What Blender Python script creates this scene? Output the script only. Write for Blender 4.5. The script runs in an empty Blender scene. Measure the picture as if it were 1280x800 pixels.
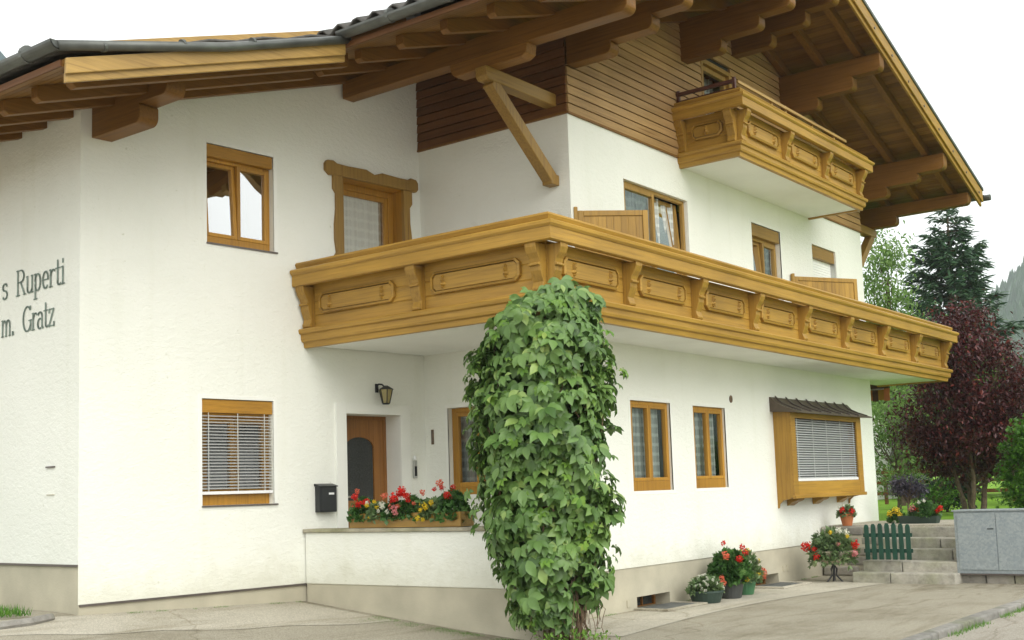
import bpy, bmesh, math, random
import numpy as np
from mathutils import Vector, Matrix
R_ = math.radians
rng = np.random.default_rng(7)
random.seed(7)
S = bpy.context.scene
C = S.collection

# ------------------------------------------------------------------ camera
cam = bpy.data.cameras.new('camera'); co = bpy.data.objects.new('camera', cam); C.objects.link(co)
S.camera = co
_p, _r, _t = R_(6.1856), R_(-1.909), R_(37.07)
_f = np.array([0, math.cos(_p), math.sin(_p)]); _u = np.array([0, -math.sin(_p), math.cos(_p)]); _x = np.array([1., 0, 0])
_M = np.array([math.cos(_r)*_x+math.sin(_r)*_u, -math.sin(_r)*_x+math.cos(_r)*_u, _f])
_W = np.array([[math.sin(_t), math.cos(_t), 0], [-math.cos(_t), math.sin(_t), 0], [0, 0, 1.]])
_rt, _up, _fw = (_W @ _M[0], _W @ _M[1], _W @ _M[2])
mw = Matrix.Identity(4)
for i in range(3):
    mw[i][0], mw[i][1], mw[i][2] = _rt[i], _up[i], -_fw[i]
mw[0][3], mw[1][3], mw[2][3] = -12.279, -8.262, 1.55
co.matrix_world = mw
cam.sensor_width = 36; cam.lens = 1494.3/1280*36
cam.shift_y = 55.2/1280; cam.clip_start = .1; cam.clip_end = 3000

# ------------------------------------------------------------------ light
world = bpy.data.worlds.new("World"); S.world = world; world.use_nodes = True
SUN_EL, SUN_AZ = R_(38), R_(203)          # azimuth measured from +Y towards +X
def build_world():
    nt = world.node_tree; nt.nodes.clear()
    out = nt.nodes.new('ShaderNodeOutputWorld')
    sky = nt.nodes.new('ShaderNodeTexSky'); sky.sky_type = 'NISHITA'; sky.sun_disc = False
    sky.sun_elevation = SUN_EL; sky.sun_rotation = SUN_AZ
    b1 = nt.nodes.new('ShaderNodeBackground'); b1.inputs[1].default_value = .1
    nt.links.new(sky.outputs[0], b1.inputs[0])
    # closed overcast: one bright, nearly even cloud layer
    tc = nt.nodes.new('ShaderNodeTexCoord')
    no = nt.nodes.new('ShaderNodeTexNoise'); no.inputs['Scale'].default_value = 2.2; no.inputs['Detail'].default_value = 4
    nt.links.new(tc.outputs['Generated'], no.inputs['Vector'])
    cr = nt.nodes.new('ShaderNodeValToRGB')
    cr.color_ramp.elements[0].position = .3; cr.color_ramp.elements[0].color = (.93, .95, .93, 1)
    cr.color_ramp.elements[1].position = .7; cr.color_ramp.elements[1].color = (1.0, 1.0, .965, 1)
    nt.links.new(no.outputs[0], cr.inputs[0])
    b2 = nt.nodes.new('ShaderNodeBackground'); b2.inputs[1].default_value = 1.0
    nt.links.new(cr.outputs[0], b2.inputs[0])
    mx = nt.nodes.new('ShaderNodeMixShader'); mx.inputs[0].default_value = .92
    nt.links.new(b1.outputs[0], mx.inputs[1]); nt.links.new(b2.outputs[0], mx.inputs[2])
    nt.links.new(mx.outputs[0], out.inputs[0])
build_world()
sl = bpy.data.lights.new('sun', 'SUN'); so = bpy.data.objects.new('sun', sl); C.objects.link(so)
sl.energy = 1.4; sl.angle = R_(50); sl.color = (1, .97, .9)
sd = Vector((math.sin(SUN_AZ)*math.cos(SUN_EL), math.cos(SUN_AZ)*math.cos(SUN_EL), math.sin(SUN_EL)))
so.rotation_euler = sd.to_track_quat('Z', 'Y').to_euler()
S.view_settings.view_transform = 'Standard'; S.view_settings.look = 'None'
S.view_settings.gamma = 1; S.view_settings.use_curve_mapping = False
S.view_settings.exposure = .84
S.cycles.max_bounces = 8; S.cycles.diffuse_bounces = 4; S.cycles.transparent_max_bounces = 12
S.cycles.volume_bounces = 1
HAZE = .0004

# ------------------------------------------------------------------ materials
def mat(name):
    m = bpy.data.materials.new(name); m.use_nodes = True
    nt = m.node_tree; b = nt.nodes['Principled BSDF']
    return m, nt, b
def N(nt, t, **kw):
    n = nt.nodes.new('ShaderNode'+t)
    for k, v in kw.items():
        if k in n.inputs: n.inputs[k].default_value = v
        else: setattr(n, k, v)
    return n
def ramp(nt, fac, stops):
    r = nt.nodes.new('ShaderNodeValToRGB'); e = r.color_ramp.elements
    while len(e) < len(stops): e.new(.5)
    for i, (p, c) in enumerate(stops):
        e[i].position = p; e[i].color = (*c, 1)
    nt.links.new(fac, r.inputs[0]); return r.outputs[0]
def coords(nt, scale=(1, 1, 1), rot=(0, 0, 0)):
    tc = N(nt, 'TexCoord'); mp = N(nt, 'Mapping')
    mp.inputs['Scale'].default_value = scale; mp.inputs['Rotation'].default_value = rot
    nt.links.new(tc.outputs['Object'], mp.inputs['Vector']); return mp.outputs[0]
def mul(nt, a, b, f=1.0):
    m = nt.nodes.new('ShaderNodeMix'); m.data_type = 'RGBA'; m.blend_type = 'MULTIPLY'
    m.inputs[0].default_value = f
    nt.links.new(a, m.inputs[6]); nt.links.new(b, m.inputs[7]); return m.outputs[2]
def bump(nt, b, h, strength, dist):
    bp = N(nt, 'Bump'); bp.inputs['Strength'].default_value = strength; bp.inputs['Distance'].default_value = dist
    nt.links.new(h, bp.inputs['Height']); nt.links.new(bp.outputs[0], b.inputs['Normal'])

def m_plaster():
    m, nt, b = mat('rough_plaster')
    v = coords(nt)
    big = N(nt, 'TexNoise', Scale=.9, Detail=5); nt.links.new(v, big.inputs['Vector'])
    col = ramp(nt, big.outputs[0], [(.3, (.81, .82, .75)), (.7, (.86, .865, .80))])
    st = coords(nt, (3, 3, .25))
    sn = N(nt, 'TexNoise', Scale=1.2, Detail=6); nt.links.new(st, sn.inputs['Vector'])
    c2 = ramp(nt, sn.outputs[0], [(.25, (.96, .96, .94)), (.42, (1, 1, 1))])
    sp = N(nt, 'TexNoise', Scale=23, Detail=2); nt.links.new(v, sp.inputs['Vector'])
    c3 = ramp(nt, sp.outputs[0], [(.2, (.80, .80, .74)), (.29, (1, 1, 1))])
    # dirt splashed up from the ground, ragged upper edge
    sz = N(nt, 'SeparateXYZ'); nt.links.new(v, sz.inputs[0])
    dn = N(nt, 'TexNoise', Scale=2.6, Detail=8, Roughness=.7); nt.links.new(v, dn.inputs['Vector'])
    dm = N(nt, 'Math', operation='MULTIPLY_ADD'); dm.inputs[1].default_value = -1.1; nt.links.new(dn.outputs[0], dm.inputs[0]); nt.links.new(sz.outputs[2], dm.inputs[2])
    c4 = ramp(nt, dm.outputs[0], [(.0, (.86, .85, .80)), (.22, (.96, .955, .93)), (.42, (1, 1, 1))])
    nt.links.new(mul(nt, mul(nt, mul(nt, col, c2), c3), c4), b.inputs['Base Color'])
    b.inputs['Roughness'].default_value = .92; b.inputs['Specular IOR Level'].default_value = .2
    d = coords(nt, (1, 1, 1.7), (R_(25), 0, R_(20)))
    n1 = N(nt, 'TexNoise', Scale=13, Detail=8, Roughness=.66, Distortion=.5); nt.links.new(d, n1.inputs['Vector'])
    bump(nt, b, n1.outputs[0], .42, .032)
    return m
def m_flat(name, c, rough=.6, metal=0., var=.12, scale=6, bscale=0, bst=.2, bd=.004, spec=.5):
    m, nt, b = mat(name); v = coords(nt)
    n1 = N(nt, 'TexNoise', Scale=scale, Detail=6); nt.links.new(v, n1.inputs['Vector'])
    lo = tuple(x*(1-var) for x in c); hi = tuple(min(1, x*(1+var)) for x in c)
    nt.links.new(ramp(nt, n1.outputs[0], [(.3, lo), (.7, hi)]), b.inputs['Base Color'])
    b.inputs['Roughness'].default_value = rough; b.inputs['Metallic'].default_value = metal
    b.inputs['Specular IOR Level'].default_value = spec
    if bscale:
        n2 = N(nt, 'TexNoise', Scale=bscale, Detail=5); nt.links.new(v, n2.inputs['Vector'])
        bump(nt, b, n2.outputs[0], bst, bd)
    return m
def m_wood(name, c, axis, rough=.42, contrast=.28, spec=.5):
    m, nt, b = mat(name+'_'+axis)
    sc = {'x': (.8, 24, 24), 'y': (24, .8, 24), 'z': (24, 24, .8)}[axis]
    v = coords(nt, sc)
    n1 = N(nt, 'TexNoise', Scale=1.6, Detail=7, Roughness=.65, Distortion=.35); nt.links.new(v, n1.inputs['Vector'])
    lo = (c[0]*(1-contrast), c[1]*(1-contrast*1.15), c[2]*(1-contrast*1.3)); hi = (c[0]*(1+contrast*.6), c[1]*(1+contrast*.6), c[2]*(1+contrast*.6))
    col = ramp(nt, n1.outputs[0], [(.30, lo), (.48, c), (.66, hi)])
    n2 = N(nt, 'TexNoise', Scale=.9, Detail=3); nt.links.new(coords(nt), n2.inputs['Vector'])
    c2 = ramp(nt, n2.outputs[0], [(.3, (.82, .8, .78)), (.65, (1.06, 1.06, 1.06))])
    # knots: sparse dark flecks
    vk = coords(nt, tuple(.22*x if x < 5 else .12*x for x in sc))
    vo = N(nt, 'TexVoronoi', Scale=1.7); nt.links.new(vk, vo.inputs['Vector'])
    c3 = ramp(nt, vo.outputs['Distance'], [(.0, (.5, .42, .36)), (.07, (.8, .75, .7)), (.1, (1, 1, 1))])
    rnd = N(nt, 'NewGeometry')
    c4 = ramp(nt, rnd.outputs['Random Per Island'], [(0, (.72, .70, .66)), (1, (1.1, 1.1, 1.1))])
    nt.links.new(mul(nt, mul(nt, mul(nt, col, c2), c3, .8), c4), b.inputs['Base Color'])
    rr = N(nt, 'MapRange'); rr.inputs[3].default_value = rough-.08; rr.inputs[4].default_value = rough+.16
    nt.links.new(n1.outputs[0], rr.inputs[0]); nt.links.new(rr.outputs[0], b.inputs['Roughness'])
    b.inputs['Specular IOR Level'].default_value = spec
    bump(nt, b, n1.outputs[0], .22, .004)
    return m
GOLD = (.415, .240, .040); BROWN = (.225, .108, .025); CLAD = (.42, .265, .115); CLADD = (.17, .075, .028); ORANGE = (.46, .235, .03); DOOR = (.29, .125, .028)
_wc = {}
def wood(kind, axis):
    k = (kind, axis)
    if k not in _wc:
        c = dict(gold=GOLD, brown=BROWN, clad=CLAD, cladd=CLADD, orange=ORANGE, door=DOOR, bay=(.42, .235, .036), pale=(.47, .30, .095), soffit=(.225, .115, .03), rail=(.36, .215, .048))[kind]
        _wc[k] = m_wood('wood_'+kind, c, axis, spec=.18 if kind in ('brown', 'cladd', 'clad', 'soffit') else .4)
    return _wc[k]
def m_leaf(name, dark, mid, light, trans=.25, rough=.42):
    m, nt, b = mat(name)
    g = N(nt, 'NewGeometry')
    col = ramp(nt, g.outputs['Random Per Island'], [(0, dark), (.45, mid), (.88, mid), (1, light)])
    n1 = N(nt, 'TexNoise', Scale=1.3, Detail=2); nt.links.new(coords(nt), n1.inputs['Vector'])
    c2 = ramp(nt, n1.outputs[0], [(.3, (.75, .8, .75)), (.7, (1.15, 1.1, 1.0))])
    cc = mul(nt, col, c2)
    nt.links.new(cc, b.inputs['Base Color']); b.inputs['Roughness'].default_value = rough
    b.inputs['Specular IOR Level'].default_value = .4
    tr = N(nt, 'BsdfTranslucent'); nt.links.new(cc, tr.inputs[0])
    mx = N(nt, 'MixShader'); mx.inputs[0].default_value = trans
    nt.links.new(b.outputs[0], mx.inputs[1]); nt.links.new(tr.outputs[0], mx.inputs[2])
    nt.links.new(mx.outputs[0], nt.nodes['Material Output'].inputs[0])
    return m
def m_glass(name, refl, tint=(.9, .95, .93)):
    m, nt, b = mat(name)
    lw = N(nt, 'LayerWeight', Blend=.35)
    mr = N(nt, 'MapRange'); mr.inputs[3].default_value = refl; mr.inputs[4].default_value = min(1, refl+.5)
    nt.links.new(lw.outputs['Fresnel'], mr.inputs[0])
    t = N(nt, 'BsdfTransparent'); t.inputs[0].default_value = (*tint, 1)
    g = N(nt, 'BsdfGlossy'); g.inputs['Roughness'].default_value = .015; g.inputs[0].default_value = (1, 1, 1, 1)
    nz = N(nt, 'TexNoise', Scale=1.5, Detail=1); nt.links.new(coords(nt), nz.inputs['Vector'])
    bp = N(nt, 'Bump'); bp.inputs['Strength'].default_value = .12; bp.inputs['Distance'].default_value = .02
    nt.links.new(nz.outputs[0], bp.inputs['Height']); nt.links.new(bp.outputs[0], g.inputs['Normal'])
    mx = N(nt, 'MixShader')
    nt.links.new(mr.outputs[0], mx.inputs[0]); nt.links.new(t.outputs[0], mx.inputs[1]); nt.links.new(g.outputs[0], mx.inputs[2])
    nt.links.new(mx.outputs[0], nt.nodes['Material Output'].inputs[0])
    return m
def m_stone(name, c, sc=5):
    m, nt, b = mat(name); v = coords(nt)
    n1 = N(nt, 'TexNoise', Scale=sc, Detail=9, Roughness=.7); nt.links.new(v, n1.inputs['Vector'])
    a = ramp(nt, n1.outputs[0], [(.25, tuple(x*.55 for x in c)), (.5, c), (.75, tuple(x*1.35 for x in c))])
    g = N(nt, 'NewGeometry')
    c4 = ramp(nt, g.outputs['Random Per Island'], [(0, (.75, .75, .72)), (1, (1.15, 1.12, 1.08))])
    n3 = N(nt, 'TexNoise', Scale=1.7, Detail=4); nt.links.new(v, n3.inputs['Vector'])
    c5 = ramp(nt, n3.outputs[0], [(.45, (1, 1, 1)), (.7, (.72, .78, .55))])
    nt.links.new(mul(nt, mul(nt, a, c4), c5, .9), b.inputs['Base Color']); b.inputs['Roughness'].default_value = .9
    n2 = N(nt, 'TexNoise', Scale=sc*5, Detail=6); nt.links.new(v, n2.inputs['Vector'])
    bump(nt, b, n2.outputs[0], .6, .015)
    return m
def m_ground(name, c, dark, moss=True):
    m, nt, b = mat(name); v = coords(nt)
    big = N(nt, 'TexNoise', Scale=.55, Detail=8, Roughness=.66, Distortion=.5); nt.links.new(v, big.inputs['Vector'])
    a = ramp(nt, big.outputs[0], [(.34, dark), (.5, c), (.72, tuple(x*1.12 for x in c))])
    fine = N(nt, 'TexNoise', Scale=75, Detail=5, Roughness=.75); nt.links.new(v, fine.inputs['Vector'])
    f = ramp(nt, fine.outputs[0], [(.32, (.60, .59, .57)), (.5, (1, 1, 1)), (.68, (1.18, 1.18, 1.16))])
    gr = N(nt, 'TexVoronoi', Scale=120); nt.links.new(v, gr.inputs['Vector'])
    g2 = ramp(nt, gr.outputs['Color'], [(.2, (.78, .78, .78)), (.8, (1.15, 1.15, 1.15))])
    vs = coords(nt, (.35, 2.2, 1)); stn = N(nt, 'TexNoise', Scale=1.4, Detail=7, Roughness=.65, Distortion=.8); nt.links.new(vs, stn.inputs['Vector'])
    s_ = ramp(nt, stn.outputs[0], [(.36, (.74, .72, .67)), (.5, (1, 1, 1))])
    # cracks
    wv = N(nt, 'TexNoise', Scale=1.1, Detail=5); nt.links.new(v, wv.inputs['Vector'])
    ad = N(nt, 'VectorMath', operation='ADD'); nt.links.new(v, ad.inputs[0]); nt.links.new(wv.outputs['Color'], ad.inputs[1])
    ck = N(nt, 'TexVoronoi', Scale=.3, feature='DISTANCE_TO_EDGE'); nt.links.new(ad.outputs[0], ck.inputs['Vector'])
    k_ = ramp(nt, ck.outputs['Distance'], [(0, (.66, .64, .58)), (.004, (.85, .83, .8)), (.009, (1, 1, 1))])
    nt.links.new(mul(nt, mul(nt, mul(nt, mul(nt, a, f), g2), s_, .85), k_, .8), b.inputs['Base Color'])
    b.inputs['Roughness'].default_value = .88; b.inputs['Specular IOR Level'].default_value = .3
    bump(nt, b, fine.outputs[0], .7, .008)
    return m

M = {}
M['plaster'] = m_plaster()
M['smooth'] = m_flat('smooth_white_render', (.84, .845, .79), .85, var=.03, scale=3, bscale=40, bst=.15, bd=.003, spec=.2)
M['soffit'] = m_flat('white_soffit_paint', (.86, .87, .83), .85, var=.04, scale=1.5, bscale=30, bst=.15, bd=.003, spec=.2)
M['plinth'] = m_flat('grey_beige_plinth', (.47, .435, .335), .9, var=.13, scale=2.2, bscale=45, bst=.4, bd=.006, spec=.2)
M['yard'] = m_ground('worn_yard_asphalt', (.355, .325, .255), (.27, .24, .175))
M['strip'] = m_ground('pale_concrete_strip', (.49, .455, .375), (.40, .365, .285))
M['road'] = m_ground('road_asphalt', (.37, .34, .29), (.30, .275, .225))
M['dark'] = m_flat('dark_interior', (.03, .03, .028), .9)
def m_net():
    m, nt, b = mat('net_curtain')
    b.inputs['Base Color'].default_value = (.74, .77, .74, 1); b.inputs['Roughness'].default_value = .9
    tc = N(nt, 'TexCoord'); sep = N(nt, 'SeparateXYZ'); nt.links.new(tc.outputs['Object'], sep.inputs[0])
    ad = N(nt, 'Math', operation='SUBTRACT'); nt.links.new(sep.outputs[0], ad.inputs[0]); nt.links.new(sep.outputs[1], ad.inputs[1])
    cb = N(nt, 'CombineXYZ'); nt.links.new(ad.outputs[0], cb.inputs[0])
    n1 = N(nt, 'TexNoise', Scale=17, Detail=3, Roughness=.7); nt.links.new(cb.outputs[0], n1.inputs['Vector'])  # vertical stripes of net density imitate the shading of folds
    cb2 = N(nt, 'CombineXYZ'); nt.links.new(sep.outputs[2], cb2.inputs[2])
    wz = N(nt, 'TexWave', Scale=2.4, wave_type='BANDS', bands_direction='Z'); nt.links.new(cb2.outputs[0], wz.inputs['Vector'])
    a = N(nt, 'MapRange'); a.inputs[1].default_value = .36; a.inputs[2].default_value = .62; a.inputs[3].default_value = .25; a.inputs[4].default_value = .98
    nt.links.new(n1.outputs[0], a.inputs[0])
    w = N(nt, 'MapRange'); w.inputs[1].default_value = .55; w.inputs[2].default_value = .95; w.inputs[3].default_value = 0; w.inputs[4].default_value = .35
    nt.links.new(wz.outputs['Fac'], w.inputs[0])
    su = N(nt, 'Math', operation='ADD', use_clamp=True); nt.links.new(a.outputs[0], su.inputs[0]); nt.links.new(w.outputs[0], su.inputs[1])
    t = N(nt, 'BsdfTransparent'); tr = N(nt, 'BsdfTranslucent'); tr.inputs[0].default_value = (.7, .73, .7, 1)
    m1 = N(nt, 'MixShader'); m1.inputs[0].default_value = .25; nt.links.new(b.outputs[0], m1.inputs[1]); nt.links.new(tr.outputs[0], m1.inputs[2])
    m2 = N(nt, 'MixShader'); nt.links.new(su.outputs[0], m2.inputs[0]); nt.links.new(t.outputs[0], m2.inputs[1]); nt.links.new(m1.outputs[0], m2.inputs[2])
    nt.links.new(m2.outputs[0], nt.nodes['Material Output'].inputs[0]); return m
M['curtain'] = m_net()
M['glass'] = m_glass('window_glass', .16)
M['glassr'] = m_glass('window_glass_bright', .5)
M['glassd'] = m_glass('window_glass_shaded', .05)
M['doorglass'] = m_flat('dark_patterned_glass', (.045, .05, .05), .18, var=.3, scale=60, bscale=70, bst=.5, bd=.004)
M['gutter'] = m_flat('weathered_zinc', (.12, .125, .115), .45, .55, var=.25, scale=4)
M['tile'] = m_flat('dark_roof_tile', (.075, .07, .062), .8, var=.35, scale=9)
M['bayroof'] = m_flat('brown_sheet_metal', (.10, .075, .055), .45, .2, var=.2, scale=5)
M['slat'] = m_flat('pale_blind_slat', (.66, .67, .65), .4, .2, var=.04)
M['slatw'] = m_flat('white_blind_rail', (.82, .82, .82), .4, var=.03)
M['galvd'] = m_flat('galvanised_grating', (.24, .25, .245), .5, .4)
M['zincblue'] = m_flat('blue_grey_sheet', (.13, .17, .185), .5, .3)
M['sill'] = m_flat('dark_metal_sill', (.13, .11, .10), .4, .4)
M['black'] = m_flat('black_painted_metal', (.02, .022, .024), .4, .2, var=.2)
M['letter'] = m_flat('green_grey_lettering', (.20, .255, .22), .85, var=.25, scale=20)
M['amber'] = m_flat('amber_lantern_glass', (.36, .30, .13), .2, var=.15, scale=12)
M['steel'] = m_flat('brushed_steel', (.55, .55, .53), .35, .8)
M['darkbrown'] = m_flat('dark_brown_rail', (.085, .03, .02), .45)
M['coping'] = m_stone('concrete_coping', (.42, .39, .31), 4)
M['stone'] = m_stone('grey_stone', (.33, .31, .28), 5)
M['step'] = m_stone('granite_step', (.40, .385, .34), 7)
M['kerb'] = m_stone('granite_kerb', (.28, .27, .255), 8)
M['greenpaint'] = m_flat('dark_green_paint', (.006, .055, .034), .45, var=.2, scale=8)
M['terra'] = m_flat('terracotta', (.45, .15, .05), .8)
M['potgrey'] = m_flat('grey_plastic_pot', (.055, .058, .055), .6)
M['potgreen'] = m_flat('green_plastic_pot', (.05, .16, .07), .5)
M['potdark'] = m_flat('dark_green_planter', (.03, .055, .042), .6)
M['iron'] = m_flat('wrought_iron', (.03, .03, .032), .6)
M['tub'] = m_stone('weathered_stone_bowl', (.42, .37, .30), 8)
M['bark'] = m_flat('brown_bark', (.12, .085, .055), .9, var=.4, scale=14, bscale=30, bst=.8, bd=.02)
M['twig'] = m_flat('dry_brown_vine', (.16, .105, .065), .9, var=.4, scale=20)
M['vine'] = m_leaf('creeper_leaf', (.06, .13, .03), (.165, .285, .08), (.32, .44, .13), .22, .36)
M['vinelight'] = m_leaf('young_creeper_leaf', (.12, .26, .04), (.2, .36, .06), (.3, .42, .09), .35)
M['plant'] = m_leaf('bedding_foliage', (.045, .12, .03), (.09, .21, .055), (.18, .32, .10), .3)
M['plantgrey'] = m_leaf('grey_green_foliage', (.10, .17, .07), (.18, .27, .12), (.30, .38, .2), .3)
M['red'] = m_leaf('red_petal', (.5, .01, .008), (.75, .025, .015), (.85, .08, .05), .3)
M['coral'] = m_leaf('coral_petal', (.72, .12, .07), (.8, .2, .12), (.85, .35, .25), .3)
M['pink'] = m_leaf('pink_petal', (.65, .16, .2), (.75, .3, .32), (.8, .5, .5), .3)
M['yellow'] = m_leaf('yellow_petal', (.75, .5, .02), (.85, .65, .03), (.9, .75, .15), .3)
M['white'] = m_leaf('white_petal', (.75, .75, .7), (.85, .85, .8), (.9, .9, .86), .3)
M['plum'] = m_leaf('purple_plum_leaf', (.03, .009, .013), (.11, .031, .036), (.31, .07, .06), .28, .32)
M['birch'] = m_leaf('light_green_leaf', (.12, .22, .05), (.2, .33, .09), (.34, .46, .18), .45)
M['green'] = m_leaf('mid_green_leaf', (.035, .10, .02), (.075, .18, .035), (.17, .29, .06), .3)
M['brightgreen'] = m_leaf('bright_hedge_leaf', (.05, .15, .02), (.10, .25, .03), (.2, .36, .06), .3)
M['darkgreen'] = m_leaf('dark_shrub_leaf', (.01, .032, .012), (.02, .06, .02), (.05, .11, .035), .2)
M['needle'] = m_leaf('fir_needle', (.028, .07, .036), (.055, .12, .06), (.11, .19, .09), .15)
M['bluneedle'] = m_leaf('spruce_needle', (.025, .06, .05), (.05, .10, .085), (.09, .16, .13), .1)
M['lilac'] = m_leaf('lilac_shrub_leaf', (.035, .03, .05), (.09, .08, .12), (.18, .16, .24), .2)
M['grass'] = m_leaf('grass_blade', (.06, .18, .015), (.12, .28, .03), (.22, .4, .06), .3)
def m_lawn():
    m, nt, b = mat('lawn'); v = coords(nt)
    n1 = N(nt, 'TexNoise', Scale=.6, Detail=6); nt.links.new(v, n1.inputs['Vector'])
    n2 = N(nt, 'TexNoise', Scale=40, Detail=3); nt.links.new(v, n2.inputs['Vector'])
    a = ramp(nt, n1.outputs[0], [(.3, (.15, .29, .03)), (.7, (.21, .37, .05))])
    f = ramp(nt, n2.outputs[0], [(.3, (.7, .75, .6)), (.7, (1.15, 1.1, 1))])
    nt.links.new(mul(nt, a, f), b.inputs['Base Color']); b.inputs['Roughness'].default_value = .95
    b.inputs['Specular IOR Level'].default_value = .1
    bump(nt, b, n2.outputs[0], .8, .04); return m
M['lawn'] = m_lawn()
M['hill'] = m_flat('forest_hill', (.022, .045, .028), .95, var=.45, scale=.25, bscale=.5, bst=1, bd=3, spec=.05)
def m_galv():
    m, nt, b = mat('galvanised_sheet'); v = coords(nt)
    vo = N(nt, 'TexVoronoi', Scale=38); nt.links.new(v, vo.inputs['Vector'])
    n1 = N(nt, 'TexNoise', Scale=9, Detail=6); nt.links.new(v, n1.inputs['Vector'])
    a = ramp(nt, vo.outputs['Color'], [(.2, (.30, .34, .36)), (.8, (.37, .41, .425))])
    c = ramp(nt, n1.outputs[0], [(.35, (.93, .95, .97)), (.58, (1, 1, 1)), (.68, (1.1, 1.1, 1.1))])
    nt.links.new(mul(nt, a, c), b.inputs['Base Color']); b.inputs['Metallic'].default_value = .35
    b.inputs['Roughness'].default_value = .5; return m
M['galv'] = m_galv()

# ------------------------------------------------------------------ object helpers
def tag(o, label=None, cat=None, group=None, kind=None):
    if label: o['label'] = label
    if cat: o['category'] = cat
    if group: o['group'] = group
    if kind: o['kind'] = kind
    return o
def empty(name, loc, label, cat, group=None):
    o = bpy.data.objects.new(name, None); C.objects.link(o); o.location = loc
    o.empty_display_size = .3
    return tag(o, label, cat, group)
def adopt(o, parent):
    if parent is None: return o
    o.parent = parent
    # children of children: the root carries the only offset
    r = parent; off = Vector((0, 0, 0))
    while r is not None:
        off += r.location; r = r.parent
    o.location = o.location - off
    return o
def link(name, me, m, parent=None, bevel=0, smooth=False):
    o = bpy.data.objects.new(name, me); C.objects.link(o)
    if m: me.materials.append(m)
    if bevel:
        b = o.modifiers.new('bevel', 'BEVEL'); b.width = bevel; b.segments = 2; b.limit_method = 'ANGLE'; b.angle_limit = R_(40)
    if smooth:
        for p in me.polygons: p.use_smooth = True
    return adopt(o, parent)
class MB:
    """collects faces in a local frame: s along the wall, d outwards, z up"""
    def __init__(s, o=(0, 0), d=(1, 0)):
        s.o = o; s.dir = d; s.n = (d[1], -d[0]); s.v = []; s.f = []
    def P(s, a, b, z):
        return (s.o[0]+a*s.dir[0]+b*s.n[0], s.o[1]+a*s.dir[1]+b*s.n[1], z)
    def raw(s, vs, fs):
        k = len(s.v); s.v += vs; s.f += [tuple(i+k for i in f) for f in fs]
    def box(s, a0, a1, d0, d1, z0, z1):
        s.raw([s.P(a, d, z) for z in (z0, z1) for d in (d0, d1) for a in (a0, a1)],
              [(0, 1, 3, 2), (4, 6, 7, 5), (0, 4, 5, 1), (2, 3, 7, 6), (0, 2, 6, 4), (1, 5, 7, 3)])
    def quad(s, *pts):
        s.raw([s.P(*p) for p in pts], [tuple(range(len(pts)))])
    def prism(s, poly, axis, t0, t1):
        """poly in the two axes other than `axis`; axis 's': (d,z)  'd': (s,z)  'z': (s,d)"""
        def pt(p, t):
            return s.P(t, p[0], p[1]) if axis == 's' else (s.P(p[0], t, p[1]) if axis == 'd' else s.P(p[0], p[1], t))
        n = len(poly)
        s.raw([pt(p, t0) for p in poly]+[pt(p, t1) for p in poly],
              [tuple(range(n)), tuple(range(2*n-1, n-1, -1))]+[(i, i+n, (i+1) % n+n, (i+1) % n) for i in range(n)])
    def tube(s, path, r, n=8, world=True, cap=True):
        pts = [Vector(p if world else s.P(*p)) for p in path]
        rs = r if isinstance(r, (list, tuple)) else [r]*len(pts)
        vs = []; up = Vector((0, 0, 1))
        for i, p in enumerate(pts):
            t = (pts[min(i+1, len(pts)-1)]-pts[max(i-1, 0)]).normalized()
            a = t.cross(up) if abs(t.z) < .95 else t.cross(Vector((1, 0, 0)))
            a.normalize(); b = t.cross(a)
            for k in range(n):
                g = 2*math.pi*k/n
                q = p+a*(math.cos(g)*rs[i])+b*(math.sin(g)*rs[i]); vs.append(tuple(q))
        fs = [(i*n+k, i*n+(k+1) % n, (i+1)*n+(k+1) % n, (i+1)*n+k) for i in range(len(pts)-1) for k in range(n)]
        if cap: fs += [tuple(range(n)), tuple(range((len(pts)-1)*n+n-1, (len(pts)-1)*n-1, -1))]
        s.raw(vs, fs)
    def lathe(s, prof, c=(0, 0, 0), n=20):
        vs = [(c[0]+r*math.cos(2*math.pi*k/n), c[1]+r*math.sin(2*math.pi*k/n), c[2]+z) for r, z in prof for k in range(n)]
        fs = [(i*n+k, i*n+(k+1) % n, (i+1)*n+(k+1) % n, (i+1)*n+k) for i in range(len(prof)-1) for k in range(n)]
        s.raw(vs, fs+[tuple(range(n)), tuple(range((len(prof)-1)*n+n-1, (len(prof)-1)*n-1, -1))])
    def beam(s, a, b, w, h):
        a, b = Vector(a), Vector(b); t = (b-a).normalized()
        x = t.cross(Vector((0, 0, 1))).normalized(); y = x.cross(t)
        vs = [tuple(p+x*(i*w/2)+y*(j*h/2)) for p in (a, b) for j in (-1, 1) for i in (-1, 1)]
        s.raw(vs, [(0, 1, 3, 2), (4, 6, 7, 5), (0, 4, 5, 1), (2, 3, 7, 6), (0, 2, 6, 4), (1, 5, 7, 3)])
    def build(s, name, m, parent=None, bevel=0, smooth=False):
        me = bpy.data.meshes.new(name); me.from_pydata(s.v, [], s.f)
        bm = bmesh.new(); bm.from_mesh(me); bmesh.ops.recalc_face_normals(bm, faces=bm.faces); bm.to_mesh(me); bm.free()
        return link(name, me, m, parent, bevel, smooth)
def offset_path(path, o):
    out = []
    for i, p in enumerate(path):
        ns = []
        for j in (i-1, i):
            if 0 <= j < len(path)-1:
                d = Vector(path[j+1])-Vector(path[j]); d.normalize(); ns.append(Vector((d.y, -d.x)))
        if len(ns) == 1: out.append(Vector(p)+ns[0]*o)
        else:
            m = ns[0]+ns[1]; m = m/(1+ns[0].dot(ns[1])); out.append(Vector(p)+m*o)
    return out
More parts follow.
